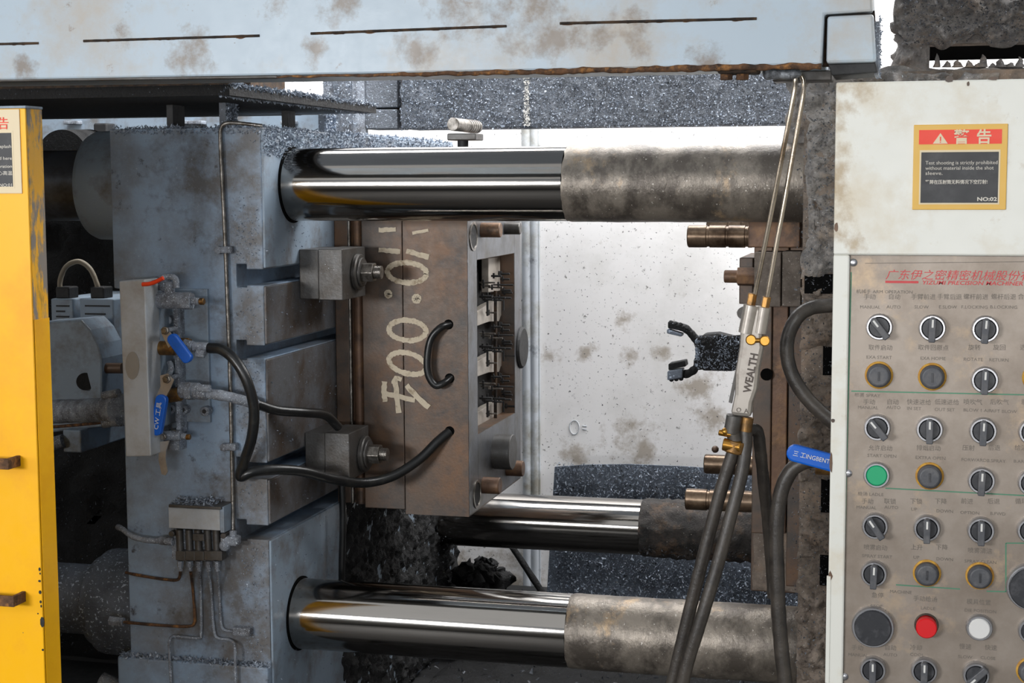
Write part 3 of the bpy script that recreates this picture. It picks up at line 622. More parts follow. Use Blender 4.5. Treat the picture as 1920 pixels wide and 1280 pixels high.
for i, (pt, m, lb) in enumerate(lines):
    t = thing('lube_line', lb, 'pipe', P(*pt[-1]), 'lube lines below the distributor')
    M().tube([P(*a) for a in pt], .0027, n=10, res=6, wob=.15).build('pipe_run', m, t)
    if i == 1: M().hexa(P(232, 1166, YQ), P(206, 1163, YQ), .009).build('fitting', m_dusty, t, bevel=.001)
    if i == 4: M().rect(434, 1177, 468, 1193, YQ-.01, .02).build('fitting', m_dusty, t, bevel=.003)
t = thing('inlet_cable', 'dusty grey braided line entering the distributor from the left edge of the platen', 'cable', P(270, 1020, 2.55))
M().tube([P(222, 988, 2.60), P(230, 992, 2.575), P(250, 1006, 2.56), P(280, 1013, 2.555), P(305, 1013, 2.555)], .0052, n=12, wob=.25).build('braided_run', m_dusty, t)
M().cyl(P(300, 1013, 2.555), P(326, 1015, 2.55), .0075, bev=.001).build('fitting', m_dusty, t)
# ------------------------------------------------------------------ things in the dark between door and platen
t = thing('elbow_pipe', 'thick grey dust-caked pipe with a bolted flange left of the valve manifold', 'pipe', P(165, 800, 2.62))
M().tube([P(40, 782, 2.8), P(100, 772, 2.78), P(150, 770, 2.75), P(205, 768, 2.68)], .023, n=28, wob=.04).build('pipe_run', m_dusty, t)
M().cyl(P(205, 768, 2.68), P(226, 768, 2.66), .031, bev=.003, n=36).build('flange', m_dusty, t)
for y in (742, 795): M().cyl(P(195, y, 2.655), P(222, y-6, 2.645), .008, n=14).build('flange_bolt', m_dusty, t)
M().tube([P(100, 800, 2.78), P(150, 796, 2.75), P(190, 792, 2.7)], .003, n=8).build('rusty_seam', m_rust, t)
def solenoid(x0, x1, y0, y1, label):
    t = thing('solenoid_valve', label, 'valve', P((x0+x1)/2, y1, 3.1), 'solenoid valves below the arched cable')
    M().rect(x0, y0, x1, y1, 3.06, .31).build('coil_housing', m_blueflat, t, bevel=.003)
    M().rect((x0+x1)/2-13, y0-22, (x0+x1)/2+13, y0, 3.07, .04).build('connector', m_dark, t, bevel=.003)
    n = 5
    for k in range(n):
        y = y0+12+k*(y1-y0-20)/n
        M().rect(x0+9, y, x1-9-(k % 2)*8, y+3, 3.0585, .002).build('data_line', m_dark, t)
solenoid(96, 138, 560, 630, 'left blue-grey solenoid valve, half hidden by the yellow door')
solenoid(150, 214, 560, 655, 'right blue-grey solenoid valve under the arched cable')
tag(M().tube([P(113, 548, 3.08), P(113, 525, 3.08), P(124, 500, 3.08), P(147, 490, 3.08), P(168, 503, 3.08), P(181, 530, 3.08), P(184, 548, 3.08)], .0055, n=12, wob=.1).build('arched_cable', mat('beige_cable', '8d8474', .6, bump=.5, bsc=200)),
    'beige cable arched between the two solenoid valves', 'cable')
t = thing('link_housing', 'grey cast housing with rounded corner and round plug below the solenoid valves', 'machine housing', P(140, 800, 2.95))
M().pp([(60, 606), (152, 599), (170, 618), (184, 645), (191, 672), (192, 800), (60, 815)], 2.93, .1).build('casting', m_blueflat, t, bevel=.004)
M().cyl(P(160, 715, 2.926), P(160, 715, 2.94), .018, n=28).build('plug', m_dark, t)
M().tube([P(188, 690, 2.95), P(230, 690, 2.95)], .011, n=16, smooth=False).build('rod', m_mold, t)
t = thing('sensor_box', 'small blue-grey box with round connector under the elbow pipe', 'sensor', P(130, 850, 2.95))
M().rect(118, 806, 152, 848, 2.9, .48).build('housing', m_blueflat, t, bevel=.003); M().cyl(P(98, 832, 2.9), P(120, 826, 2.9), .014, n=20).build('connector', m_dusty, t)
tag(M().tube([P(190, 1276, 2.7), P(222, 1290, 2.7)], .018, n=16, wob=.2).build('pipe_stub', m_dusty), 'short dusty pipe stub at the bottom left of the platen foot', 'pipe')
tag(M().lathe(P(117, 296, 3.2), (0, 1, 0), [(0, .02), (0, .062), (.12, .066)], 48).build('bar_nut', m_crustblack), 'black round end cap above the left end of the upper tie bar', 'nut')
# ------------------------------------------------------------------ upper deck behind the girder
dk = thing('top_deck', 'dark steel deck plate under the girder with shavings along its edge', 'deck plate', P(440, 200, 2.6))
pA = P(430, 163, 2.40); zA = pA.z; Yd2 = PX(705, 190, pA.x).y
M().box(-3.0, pA.x, 2.40, Yd2, zA-.013, zA+.004).build('deck_plate', m_crustblack, dk)
M().crust((pA.x-.01, 2.4, zA-.012), (0, Yd2-2.4, 0), (.0, 0, .016), (1, 0, .3), .006, 40, .005, .006).build('edge_crust', m_railcrust, dk)
M().flakes((pA.x-.02, 2.4, zA-.014), (.02, 0, .018), (0, Yd2-2.4, 0), (1, 0, .5), 8000, .0055, .005).build('shavings', m_chips, dk, kind='stuff')
for (x, y0, y1, Y, w, m) in ((325, 168, 240, 2.66, .03, m_dark), (424, 168, 235, 2.62, .03, m_railcrust), (540, 188, 250, 2.95, .025, m_dark), (608, 196, 250, 3.15, .04, m_railcrust)):
    p = P(x, y1, Y); M().box(p.x-.013, p.x, Y, Y+w*1.6, ztop, zA-.012).build('post', m, dk, bevel=.001)
p = P(424, 235, 2.62); M().flakes((p.x, 2.62, ztop), (0, .048, 0), (0, 0, zA-ztop-.012), (1, 0, 0), 500, .005, .001).build('shavings', m_chips, dk, kind='stuff')
p = P(608, 235, 3.15); M().flakes((p.x, 3.15, ztop), (0, .06, 0), (0, 0, zA-ztop-.012), (1, 0, 0), 700, .006, .003).build('shavings', m_chips, dk, kind='stuff')
cg = thing('dark_gap_filler', 'added dark brown block filling the shaded gap behind the deck plate, above the pale rear rail', 'beam', P(200, 210, 3.4))  # dark boxes added to stand for the shade under the deck
M().rect(-90, 120, 470, 203, 3.34, .2).build('filler_panel', m_darkrust, cg); M().rect(-90, 203, 470, 211, 3.3, .3).build('filler_edge', m_dark, cg)
M().rect(530, 190, 606, 212, 3.5, .1).build('filler_panel', m_dark, cg); M().tube([P(470, 207, 3.4), P(540, 207, 3.5)], .012, n=10, smooth=False).build('tie', m_dark, cg)
tag(M().tube([P(60, 214, 3.25), P(300, 210, 3.25), P(475, 203, 3.25)], .0032, n=8).build('yellow_rod', m_yellow), 'thin yellow rod under the dark deck plate', 'rod')
t = thing('rear_rail', 'pale grey dusty rail behind the posts of the deck plate', 'rail', P(300, 250, 3.9))
M().rect(-60, 214, 600, 268, 3.9, .06).build('rail_body', m_blueflat, t, bevel=.004)
for x in (118, 325, 352, 525): M().rect(x, 226, x+26, 233, 3.87, .03).build('mounting_lug', m_dusty, t, bevel=.002)
M().rect(175, 231, 200, 262, 3.85, .05).build('mounting_lug', m_dark, t, bevel=.004)
t = thing('channel_post', 'upright steel channel post dusted with shavings left of the rear beam', 'post', P(645, 250, 3.86))
for a, b_, Y in ((606, 622, 3.86), (622, 650, 3.885), (650, 660, 3.875), (660, 682, 3.86)):
    M().rect(a, 90, b_, 260, Y, .03).build('flange', m_dusty, t, bevel=.001)
M().flakes(P(606, 260, 3.858), (.09, 0, 0), (0, 0, .2), (0, -1, 0), 900, .005, .002).build('shavings', m_chips, t, kind='stuff')
# rear beam
t = thing('rear_beam', 'long dark rear beam covered with grey dust and shavings below the girder', 'beam', P(1100, 242, 3.85))
M().rect(684, 138, 745, 202, 3.87, .1).build('beam_segment', m_railcrust, t, bevel=.003)
M().rect(684, 205, 745, 242, 3.87, .1).build('beam_segment', m_railcrust, t, bevel=.003)
M().rect(752, 60, 1640, 236, 3.85, .14).build('beam_segment', m_railcrust, t, bevel=.003)
M().rect(740, 138, 756, 238, 3.90, .1).build('joint_gap', m_rust, t)
a, b_ = P(752, 236, 3.85), P(1640, 130, 3.85)
M().crust(V((a.x, 3.852, P(1196, 236, 3.85).z)), (b_.x-a.x, 0, 0), (0, 0, .145), (0, -1, 0), .006, 30, .007, .006).build('dust_layer', m_railcrust, t)
M().flakes((a.x, 3.847, P(1196, 236, 3.85).z-.003), (b_.x-a.x, 0, 0), (0, 0, .15), (0, -1, 0), 9000, .0042, .002).build('shavings', m_chips, t, kind='stuff')
M().flakes((a.x, 3.847, P(1196, 236, 3.85).z-.003), (b_.x-a.x, 0, 0), (0, 0, .15), (0, -1, 0), 5000, .0045, .002).build('shavings', m_chipsdark, t, kind='stuff')
M().flakes(P(983, 236, 3.845), (.012, 0, 0), (0, 0, .14), (0, -1, 0), 420, .005, .002).build('bright_shavings', m_mark, t, kind='stuff')
# leaning sheet and rod
t = thing('chute_sheet', 'dark sheet with gently curved top covered in glittering shavings before the white wall', 'sheet', P(1240, 1150, 4.0))
pts = [(1040, 875), (1100, 871), (1180, 870), (1280, 874), (1380, 881), (1520, 890), (1525, 1230), (1022, 1230), (1026, 1100)]
M().pp(pts, 4.0, .006).build('sheet', m_sheet, t)
a = P(1042, 1200, 3.997); b_ = P(1500, 885, 3.997)
M().flakes(a, (b_.x-a.x, 0, 0), (0, 0, b_.z-a.z), (0, -1, 0), 7000, .005, .002).build('shavings', m_chips, t, kind='stuff')
M().flakes(a, (b_.x-a.x, 0, 0), (0, 0, b_.z-a.z), (0, -1, 0), 1500, .009, .002).build('large_shavings', m_chips, t, kind='stuff')
M().flakes(a, (b_.x-a.x, 0, 0), (0, 0, b_.z-a.z), (0, -1, 0), 4000, .006, .002).build('shavings', m_chipsdark, t, kind='stuff')
tag(M().tube([P(930, 985, 3.85), P(965, 1032, 3.85), P(1000, 1085, 3.85), P(1040, 1145, 3.85)], .0085, n=12, wob=.15).build('brace_rod', m_crustblack), 'black slanting rod below the rear tie bar', 'rod')
# ------------------------------------------------------------------ gripper
g = thing('robot_gripper', 'black dust-caked robot gripper with two open jaws in front of the white wall', 'gripper', P(1345, 700, 3.3))
M().pp([(1303, 643), (1318, 627), (1345, 625), (1372, 632), (1395, 642), (1395, 688), (1372, 696), (1318, 695), (1304, 680)], 3.3, .05).build('palm', m_crustblack, g, bevel=.004)
a, b_ = P(1306, 692, 3.299), P(1392, 630, 3.299)
M().crust(a, (b_.x-a.x, 0, 0), (0, 0, b_.z-a.z), (0, -1, 0), .008, 45, .004, .006).build('dust_cake', m_crustblack, g)
M().flakes(a+V((0, -.004, 0)), (b_.x-a.x, 0, 0), (0, 0, b_.z-a.z), (0, -1, 0), 900, .004, .002).build('shavings', m_chips, g, kind='stuff')
for (pt, bx, nm) in ([[(1312, 648), (1300, 630), (1287, 617), (1276, 613)], (1252, 603, 1283, 631, 8), 'u'], [[(1311, 672), (1304, 690), (1290, 700), (1275, 701)], (1253, 682, 1284, 712, -6), 'l']):
    M().tube([P(x, y, 3.32) for x, y in pt], .0085, n=10, wob=.3).build('finger', m_crustblack, g)
    x0, y0, x1, y1, sl = bx
    M().pp([(x0, y0), (x1, y0+sl), (x1+2, y0+sl+11), (x0, y0+12)], 3.305, .04).build('jaw', m_crustblack, g, bevel=.002)
    M().pp([(x0-2, y0+14), (x1-4, y0+sl+15), (x1-5, y1+sl*.3-2), (x0-2, y1-2-sl*.5)], 3.30, .03).build('jaw_pad', m_sheet, g, bevel=.002)
    for k in range(3): M().ball(P(x0+6+k*9, y0+2+k*2 if nm == 'u' else y1-1-k, 3.31), .0055, 8).build('jaw_tooth', m_crustblack, g)
for y in (640, 655, 668, 684): M().ball(P(1308, y, 3.302), .006, 10).build('knuckle_bolt', m_sheet, g)
M().box(P(1385, 660, 3.3).x, P(1436, 660, 3.3).x, 3.31, 3.35, P(1440, 682, 3.3).z, P(1440, 645, 3.3).z).build('arm', m_crustblack, g)
# ------------------------------------------------------------------ fixed die half
fd = thing('fixed_die', 'brown fixed die half with protruding guide pins behind the spray gun', 'die half', P(1450, 1110, 3.0))
m_cblock = mat('speckled_brown_steel', '6f655c', .6, .1, dirt='51483f', dthr=.5, dsc=20, speck='a8a098', sthr=.66, ssc=300, bump=.6, bsc=220)
def fr_(n, x0, y0, x1, y1, Y, d, m=m_mold, bev=.002): return M().rect(x0, y0, x1, y1, Y, d).build(n, m, fd, bevel=bev)
fr_('die_plate', 1412, 350, 1447, 1000, YM, .7); fr_('die_plate', 1448, 350, 1477, 1000, YM+.004, .7, m_moldrust); fr_('die_plate', 1478, 350, 1512, 1100, YM+.01, .7, m_mold)
fr_('clamp_block', 1414, 473, 1464, 575, 2.84, .09, m_cblock); fr_('clamp_block', 1466, 472, 1502, 575, 2.845, .09, m_cblock)
fr_('bottom_plate', 1408, 985, 1492, 1110, 2.93, .5, m_mold)
fr_('side_plate', 1386, 483, 1412, 570, 2.93, .2, m_mold)
fr_('top_plate', 1403, 412, 1500, 464, 2.88, .05, m_moldrust)
def fpin(x0, x1, y, r, Y, grooves=()):
    a, b_ = P(x0, y, Y), P(x1, y, Y); b_.z = a.z
    prof = [(0, r-.002), (.002, r)]; L = (b_-a).length
    for gx in grooves:
        prof += [(L*gx-.003, r), (L*gx-.002, r-.0018), (L*gx+.002, r-.0018), (L*gx+.003, r)]
    prof.append((L, r)); M().lathe(a, (1, 0, 0), prof, 40).build('guide_pin', m_pin, fd)
m_pin = mat('bronzed_pin_steel', '7d6a58', .3, .75, dirt='4d3d30', dthr=.52, dsc=25, bump=.1)
fpin(1290, 1410, 443, .0205, 2.95, (.32, .62, .92)); fpin(1326, 1410, 428, .0205, 3.2, (.5, .8))
fpin(1321, 1420, 869, .0195, 3.15); fpin(1286, 1420, 935, .020, 2.95, (.32,))
fd2 = P(1358, 518, 2.9)
M().cyl(fd2, fd2+V((.028, 0, 0)), .0115, bev=.0015).build('bolt_end', m_moldrust, fd); M().hexa(fd2+V((.024, 0, 0)), fd2+V((.062, 0, 0)), .0175).build('nut', m_moldrust, fd, bevel=.001)
for (x, y) in ((1437, 702), (1393, 587)):
    p = P(x, y, 2.905); M().cyl(p, p+V((0, .02, 0)), .011, n=20).build('port', m_black if x == 1437 else m_clamp, fd)
M().ball(P(1341, 842, 3.4), .008, 10).build('sprue_chip', m_moldrust, fd)
M().crust(P(1412, 1105, 2.925), (.09, 0, 0), (0, 0, .12), (0, -1, 0), .004, 40, .005, .004).build('dust_layer', m_crustbrown, fd)
# ------------------------------------------------------------------ right side hoses, blue-lever valve
tag(M().tube([P(1600, 566, 2.45), P(1560, 572, 2.45), P(1522, 577, 2.44), P(1494, 596, 2.43), P(1476, 640, 2.43), P(1482, 694, 2.43), P(1512, 745, 2.43), P(1560, 790, 2.43), P(1600, 820, 2.43)], .0108, n=18, wob=.04).build('rubber_hose', m_hosedusty),
    'thick dusty black hose curving left out of and back behind the control cabinet', 'hose')
tag(M().tube([P(1530, 862, 2.42), P(1507, 866, 2.42), P(1482, 884, 2.42), P(1464, 925, 2.42), P(1456, 990, 2.42), P(1457, 1080, 2.42), P(1462, 1180, 2.42), P(1474, 1300, 2.42)], .0115, n=18, wob=.05).build('rubber_hose', m_hosedusty),
    'thick dusty hose dropping from the blue-levered valve beside the cabinet', 'hose')
bv = thing('ball_valve', 'ball valve with a blue lever sticking out left of the control cabinet', 'valve', P(1540, 870, 2.35))
a, b_ = P(1486, 850, 2.33), P(1562, 868, 2.33)
capsule((1489, 850), (1560, 869), .0125, 2.33, .013, m_bluegrip, 'lever_grip', bv, 'blue lever grip with white lettering', .003)
M().cyl(P(1530, 868, 2.40), P(1610, 872, 2.40), .017, n=20).build('valve_body', m_brass, bv)
M().cyl(P(1575, 868, 2.335), P(1575, 868, 2.40), .006, n=14).build('valve_stem', m_bolt, bv)
d = (b_-a).normalized(); text('三 工INGBENT球阀', .0092, m_mark, bv, P(1486, 853, 2.3292), xdir=d, zdir=V((-d.z, 0, d.x)), sx=.9)
# ------------------------------------------------------------------ spray gun
m_nozzle = mat('silver_crusted_nozzle', 'b4b9c0', .4, .5, dirt='5d5f63', dthr=.5, dsc=45, bump=.6, bsc=250)
sg = thing('spray_gun', 'nickel-plated spray gun with two long bent tubes hanging from the girder', 'spray gun', P(1390, 800, 2.36))
Yg = 2.36
M().tube([P(1478, 140, 2.33), P(1489, 138, 2.32), P(1491, 152, 2.32), P(1487, 185, 2.32), P(1467, 290, 2.33), P(1440, 430, 2.345), P(1414, 558, Yg)], .0036, n=14).build('spray_tube', m_tube, sg)
M().tube([P(1486, 134, 2.35), P(1500, 138, 2.34), P(1507, 158, 2.34), P(1503, 195, 2.34), P(1490, 270, 2.345), P(1463, 420, 2.35), P(1437, 566, Yg)], .0036, n=14).build('spray_tube', m_tube, sg)
M().tube([P(1436, 137, 2.31), P(1460, 137, 2.31), P(1482, 139, 2.31)], .0085, n=12, wob=.3).build('spray_nozzle', m_nozzle, sg)
M().ball(P(1484, 138, 2.315), .011, 16, (1.3, 1, .7)).ball(P(1440, 136, 2.31), .010, 16, (.8, 1, 1.1)).build('spray_nozzle', m_nozzle, sg)
M().hexa(P(1411, 550, Yg), P(1407, 574, Yg), .0075).build('tube_nut', m_brass, sg, bevel=.001); M().hexa(P(1438, 556, Yg), P(1434, 577, Yg), .0068).build('tube_nut', m_brass, sg, bevel=.001)
body = [(1396, 573), (1420, 574), (1442, 578), (1441, 600), (1430, 628), (1432, 652), (1424, 690), (1420, 730), (1411, 756), (1408, 783), (1369, 779), (1377, 740), (1378, 700), (1386, 650), (1388, 620), (1394, 598)]
M().pp(body, Yg-.012, .024).build('gun_body', m_nickel, sg, bevel=.006)
M().cyl(P(1409, 572, Yg-.006), P(1399, 624, Yg-.005), .0115, n=28).build('gun_barrel', m_nickel, sg); M().cyl(P(1433, 576, Yg-.006), P(1425, 624, Yg-.005), .0095, n=28).build('gun_barrel', m_nickel, sg)
for x, y in ((1408, 637), (1434, 639)): M().cyl(P(x, y, Yg-.017), P(x, y, Yg-.005), .0078, bev=.0015, n=24).build('gilt_knob', m_gold, sg)
M().tube([P(1416, 638, Yg-.013), P(1426, 638, Yg-.013)], .0035, n=10, smooth=False).build('gilt_knob', m_gold, sg)
M().prism([P(x, y, Yg-.002) for x, y in ((1386, 660), (1390, 662), (1372, 756), (1366, 754))], (0, .008, 0)).build('trigger', m_clamp, sg)
a, b_ = P(1407, 737, Yg-.0125), P(1418, 680, Yg-.0125); d = (b_-a).normalized()
text('WEALTH', .0155, m_gunlet, sg, a, xdir=d, zdir=V((-d.z, 0, d.x)), bold=.0005, sx=.95)
text('O', .0095, m_gunlet, sg, P(1380, 772, Yg-.0127)); text('A', .0095, m_gunlet, sg, P(1395, 774, Yg-.0127))
M().cyl(P(1378, 778, Yg), P(1372, 812, Yg), .0125, bev=.001, n=24).build('hose_connector', m_clamp, sg); M().cyl(P(1402, 782, Yg), P(1398, 808, Yg), .009, n=20).build('hose_connector', m_brass, sg)
M().cyl(P(1374, 806, Yg), P(1380, 830, Yg), .011, n=20).build('hose_connector', m_clamp, sg)
def gunclamp(x, y, rr): 
    p = P(x, y, Yg-.006); M().cyl(p-V((.013, 0, -.001)), p+V((.013, 0, -.003)), rr, bev=.001, n=20).build('hose_clamp', m_gold, sg)
gunclamp(1372, 834, .0095); gunclamp(1364, 812, .0045); M().ball(P(1360, 809, Yg-.006), .0062, 12).build('hose_clamp', m_gold, sg)
M().lathe(P(1380, 826, Yg), (P(1376, 845, Yg)-P(1380, 826, Yg)), [(0, .0145), (.003, .0155), (.016, .0155), (.018, .0145)], 28).build('hose_clamp', m_brass, sg)
gh = 'hoses hanging from the spray gun'
tag(M().tube([P(1382, 822, 2.36), P(1370, 862, 2.36), P(1350, 925, 2.36), P(1330, 1000, 2.36), P(1308, 1085, 2.36), P(1282, 1190, 2.36), P(1256, 1300, 2.36)], .0098, n=18, wob=.03).build('gun_hose', m_hosedusty), 'left of the two long hoses hanging from the spray gun', 'hose', gh)
tag(M().tube([P(1398, 806, 2.365), P(1398, 835, 2.362), P(1390, 890, 2.355), P(1368, 975, 2.345), P(1345, 1060, 2.34), P(1315, 1160, 2.335), P(1290, 1240, 2.335), P(1276, 1300, 2.335)], .0098, n=18, wob=.03).build('gun_hose', m_hosedusty), 'right of the two long hoses hanging from the spray gun, crossing in front', 'hose', gh)
tag(M().tube([P(1404, 806, 2.40), P(1420, 808, 2.41), P(1425, 840, 2.42), P(1432, 905, 2.44), P(1441, 990, 2.46), P(1447, 1070, 2.47), P(1450, 1120, 2.47)], .0092, n=18, wob=.08).build('short_hose', m_hosedusty), 'thinner dust-speckled hose falling right of the spray gun connector', 'hose')
# ------------------------------------------------------------------ girder
gd = thing('guard_girder', 'long pale blue-grey girder with rusty seams across the top of the press', 'beam', P(800, 145, 2.3))
YG = 2.25
M().pp([(-1100, -90), (1631, -90), (1636, 21), (1546, 27), (1541, 121), (760, 137), (-120, 152), (-1100, 169)], YG, .16).build('girder_body', m_beam, gd, bevel=.003)
M().pp([(1551, 30), (1638, 26), (1643, 116), (1549, 119)], YG+.003, .10).build('end_block', m_beam, gd, bevel=.004)
M().pp([(1541, 24), (1640, 20), (1648, 122), (1541, 124)], YG+.03, .02).build('backing_plate', m_darkrust, gd)
M().pp([(1552, 119), (1642, 116), (1646, 136), (1560, 142)], YG+.012, .10).build('block_foot', m_dark, gd, bevel=.002)
for a, b_ in (((-60, 84), (73, 81)), ((157, 77), (487, 67)), ((583, 63), (950, 49)), ((1050, 44), (1419, 35))):
    A, B = P(*a, YG+.0005), P(*b_, YG+.0005); n = max(6, int((B-A).length/.01)); q = M()
    q.tube([A.lerp(B, k/n) for k in range(n+1)], .0022, n=8, wob=.12); s_ = q.build('weld_seam', m_darkrust, gd)
    M().tube([A.lerp(B, k/n)+V((0, .001, -.0022+.0006*NZ.noise(A.lerp(B, k/n)*60))) for k in range(n+1)], .0012, n=8, wob=.9).build('rust_bleed', m_rust, s_)
q = M(); A, B = P(520, 144, YG+.002), P(1540, 123, YG+.002); n = 220
q.tube([A.lerp(B, k/n)+V((0, 0, .002*NZ.noise(A.lerp(B, k/n)*55))) for k in range(n+1)], lambda t: .0015+.003*min(1, t*1.6), n=8, res=2, wob=.5); q.build('rusty_edge', m_rust, gd)
q = M(); A, B = P(-100, 152, YG+.004), P(520, 144, YG+.004)
q.tube([A, B], .003, n=8, smooth=False).build('lower_edge', m_clamp, gd)
M().rect(1345, 126, 1420, 137, YG+.005, .05).build('bolt_plate', m_darkrust, gd, bevel=.003)
for x in (1362, 1392): M().hexa(P(x, 134, YG+.03), P(x, 150, YG+.03), .0095).build('bolt', m_rust, gd, bevel=.001)
M().rect(1448, 132, 1560, 152, YG+.12, .05).build('nozzle_bracket', m_clamp, gd, bevel=.002)
M().rect(1640, 40, 1648, 140, YG+.02, .08).build('chip_strip', m_dusty, gd)
M().flakes(P(1645, 140, YG+.02), (0, .08, 0), (.0, 0, .08), (1, 0, 0), 300, .004, .002).build('shavings', m_chips, gd, kind='stuff')
# ------------------------------------------------------------------ caked housing top right
ch = thing('shot_housing', 'rough grey dust-caked housing with a slot and spikes above the control cabinet', 'machine housing', P(1800, 150, 2.95))
a = P(1690, 85, 2.9); b_ = P(2000, -60, 2.9)
M().box(a.x+.01, b_.x, 2.93, 3.0, a.z+.004, b_.z).build('upper_body', m_crust, ch)
M().crust((a.x-.008, 2.925, a.z+.002), (b_.x-a.x, 0, 0), (0, 0, b_.z-a.z), (0, -1, 0), .03, 34, .0038, .03).build('upper_cake', m_crust, ch)
c = P(1690, 160, 2.9); d = P(2000, 119, 2.9)
M().box(c.x+.02, b_.x, 2.93, 2.97, c.z, d.z-.004).build('lower_body', m_crust, ch)
M().crust((c.x+.004, 2.925, c.z), (b_.x-c.x, 0, 0), (0, 0, d.z-c.z), (0, -1, 0), .025, 22, .0045, .01).build('lower_cake', m_crust, ch)
e = P(1742, 160, 2.9)
M().crust((a.x-.012, 2.925, c.z), (e.x-a.x+.01, 0, 0), (0, 0, a.z-c.z+.02), (0, -1, 0), .03, 22, .0045, .02).build('side_cake', m_crust, ch)
M().box(a.x+.02, e.x, 2.93, 2.97, c.z, a.z+.01).build('side_body', m_crust, ch)
q = M()
for k in range(16):
    p = P(random.uniform(1678, 1695), random.uniform(25, 110), 2.93); q.ball(p, random.uniform(.006, .014), 10)
for v in q.v: v += V((NZ.noise(v*90), 0, NZ.noise(v*90+V((5, 0, 0)))))*.008
q.build('side_lumps', m_crust, ch)
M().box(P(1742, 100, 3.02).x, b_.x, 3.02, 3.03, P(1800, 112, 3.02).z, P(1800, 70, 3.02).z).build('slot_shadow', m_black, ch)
for x, y, w in ((1757, 100, 5), (1776, 114, 6), (1795, 112, 7), (1818, 113, 6), (1843, 102, 6), (1876, 110, 7), (1895, 117, 6), (1912, 106, 6), (1860, 118, 5), (1834, 117, 5)):
    p0, p1 = P(x, 126, 2.915), P(x, y, 2.915); L = (p1-p0).length; r = w*.001
    q = M().lathe(p0, (0, 0, 1), [(0, r*1.5), (L*.3, r), (L*.6, r*.9), (L*.8, r*.5), (L, r*.15)], 10)
    for v in q.v: v += V((NZ.noise(v*150), NZ.noise(v*150+V((3, 0, 0))), 0))*.004
    q.build('spike', m_crust, ch)
M().flakes((a.x, 2.895, c.z), (b_.x-a.x, 0, 0), (0, 0, b_.z-c.z), (0, -1, 0), 0, .004).build if False else None
q = M().flakes((a.x, 2.90, a.z), (b_.x-a.x, 0, 0), (0, 0, b_.z-a.z), (0, -1, 0), 2500, .0035, .01); q.build('shavings', m_chipsdark, ch, kind='stuff')
# ------------------------------------------------------------------ control cabinet
YC = 2.1
cb = thing('control_cabinet', 'cream white control cabinet with stainless panel of knobs and push buttons', 'control cabinet', (P(1750, 1280, YC).x, YC+.2, .0))
xl, xr = P(1560, 640, YC).x, P(2080, 640, YC).x
tz = P(1745, 151, YC).z; pz = P(1745, 479, YC).z; xi = P(1591, 640, YC).x
fr = M().box(xl, xr, YC, YC+.012, pz, tz).box(xl, xi, YC, YC+.012, .4, pz).box(xl, xr, YC+.0125, YC+.30, .4, tz-.0005)
fr.build('casing', m_cab, cb, bevel=.0025)
YS = YC+.006
pn = M().box(xi+.0005, xr, YS, YC+.0124, .42, pz-.0008).build('button_plate', m_steelplate, cb)
M().box(xl-.002, xl+.003, YC-.001, YC+.003, P(1560, 1280, YC).z, P(1560, 1080, YC).z).build('edge_wear', m_cab, cb)
for (x, y, w, h) in ((1558, 868, 3, 22), (1568, 425, 4, 10), (1557, 1080, 4, 10), (1780, 149, 9, 7), (1815, 157, 3, 5), (1862, 147, 10, 4), (1562, 788, 4, 4)):
    p = P(x, y, YC-.0006); M().prism([p+V((math.cos(t*.9)*w*.0007*random.uniform(.7, 1.1), 0, math.sin(t*.9)*h*.0007*random.uniform(.7, 1.1))) for t in range(7)], (0, .0008, 0)).build('paint_chip', m_mold, cb)
def disc(px, py, r, y0, y1, m, n=40, name='ring', parent=cb, bev=0):
    p = P(px, py, YS); return M().cyl((p.x, y0, p.z), (p.x, y1, p.z), r, bev=bev, n=n).build(name, m, parent)
def bez(p, r, y0, h, name, parent):
    return M().lathe((p.x, y0, p.z), (0, -1, 0), [(0, r+.0005), (h*.7, r+.0003), (h, r-.001), (h, r-.003), (h*.4, r-.0035)], 40, cap=False).build(name, m_bezel, parent)
def selector(px, py, ang, r=.0166):
    p = P(px, py, YS)
    s0 = M().lathe((p.x, YS, p.z), (0, -1, 0), [(0, r-.0034), (.009, r-.0034), (.0125, r-.0045)], 36).build('selector_switch', m_plastic, cb)
    b = bez(p, r, YS, .012, 'bezel', s0)
    a = math.radians(ang); d = V((math.sin(a), 0, math.cos(a))); n = V((math.cos(a), 0, -math.sin(a))); c = V((p.x, YS-.010, p.z))
    pts = [c+n*.0042-d*.0172, c+n*.0046+d*.011, c+n*.002+d*.0145, c-n*.002+d*.0145, c-n*.0046+d*.011, c-n*.0042-d*.0172]
    M().prism(pts, (0, -.013, 0)).build('handle', m_plasticgrey, s0, bevel=.0012)
    q = M().prism([c+V((0, -.0125, 0))+n*.0012+d*.002, c+V((0, -.0125, 0))+n*.0012+d*.012, c+V((0, -.0125, 0))-n*.0012+d*.012, c+V((0, -.0125, 0))-n*.0012+d*.002], (0, -.0009, 0))
    q.build('pointer_line', m_mark, s0)
def plug(px, py):
    p = P(px, py, YS)
    s0 = M().lathe((p.x, YS, p.z), (0, -1, 0), [(0, .0155), (.010, .0148), (.013, .0125), (.0135, .011)], 36).build('rubber_cap', m_plasticgrey, cb)
    M().lathe((p.x, YS, p.z), (0, -1, 0), [(0, .0180), (.0012, .0178), (.003, .0155)], 36, cap=False).build('rust_ring', m_ring, s0)
    M().box(p.x-.0012, p.x+.0012, YS-.0145, YS-.0133, p.z-.006, p.z+.006).build('cap_mark', m_plastic, s0)
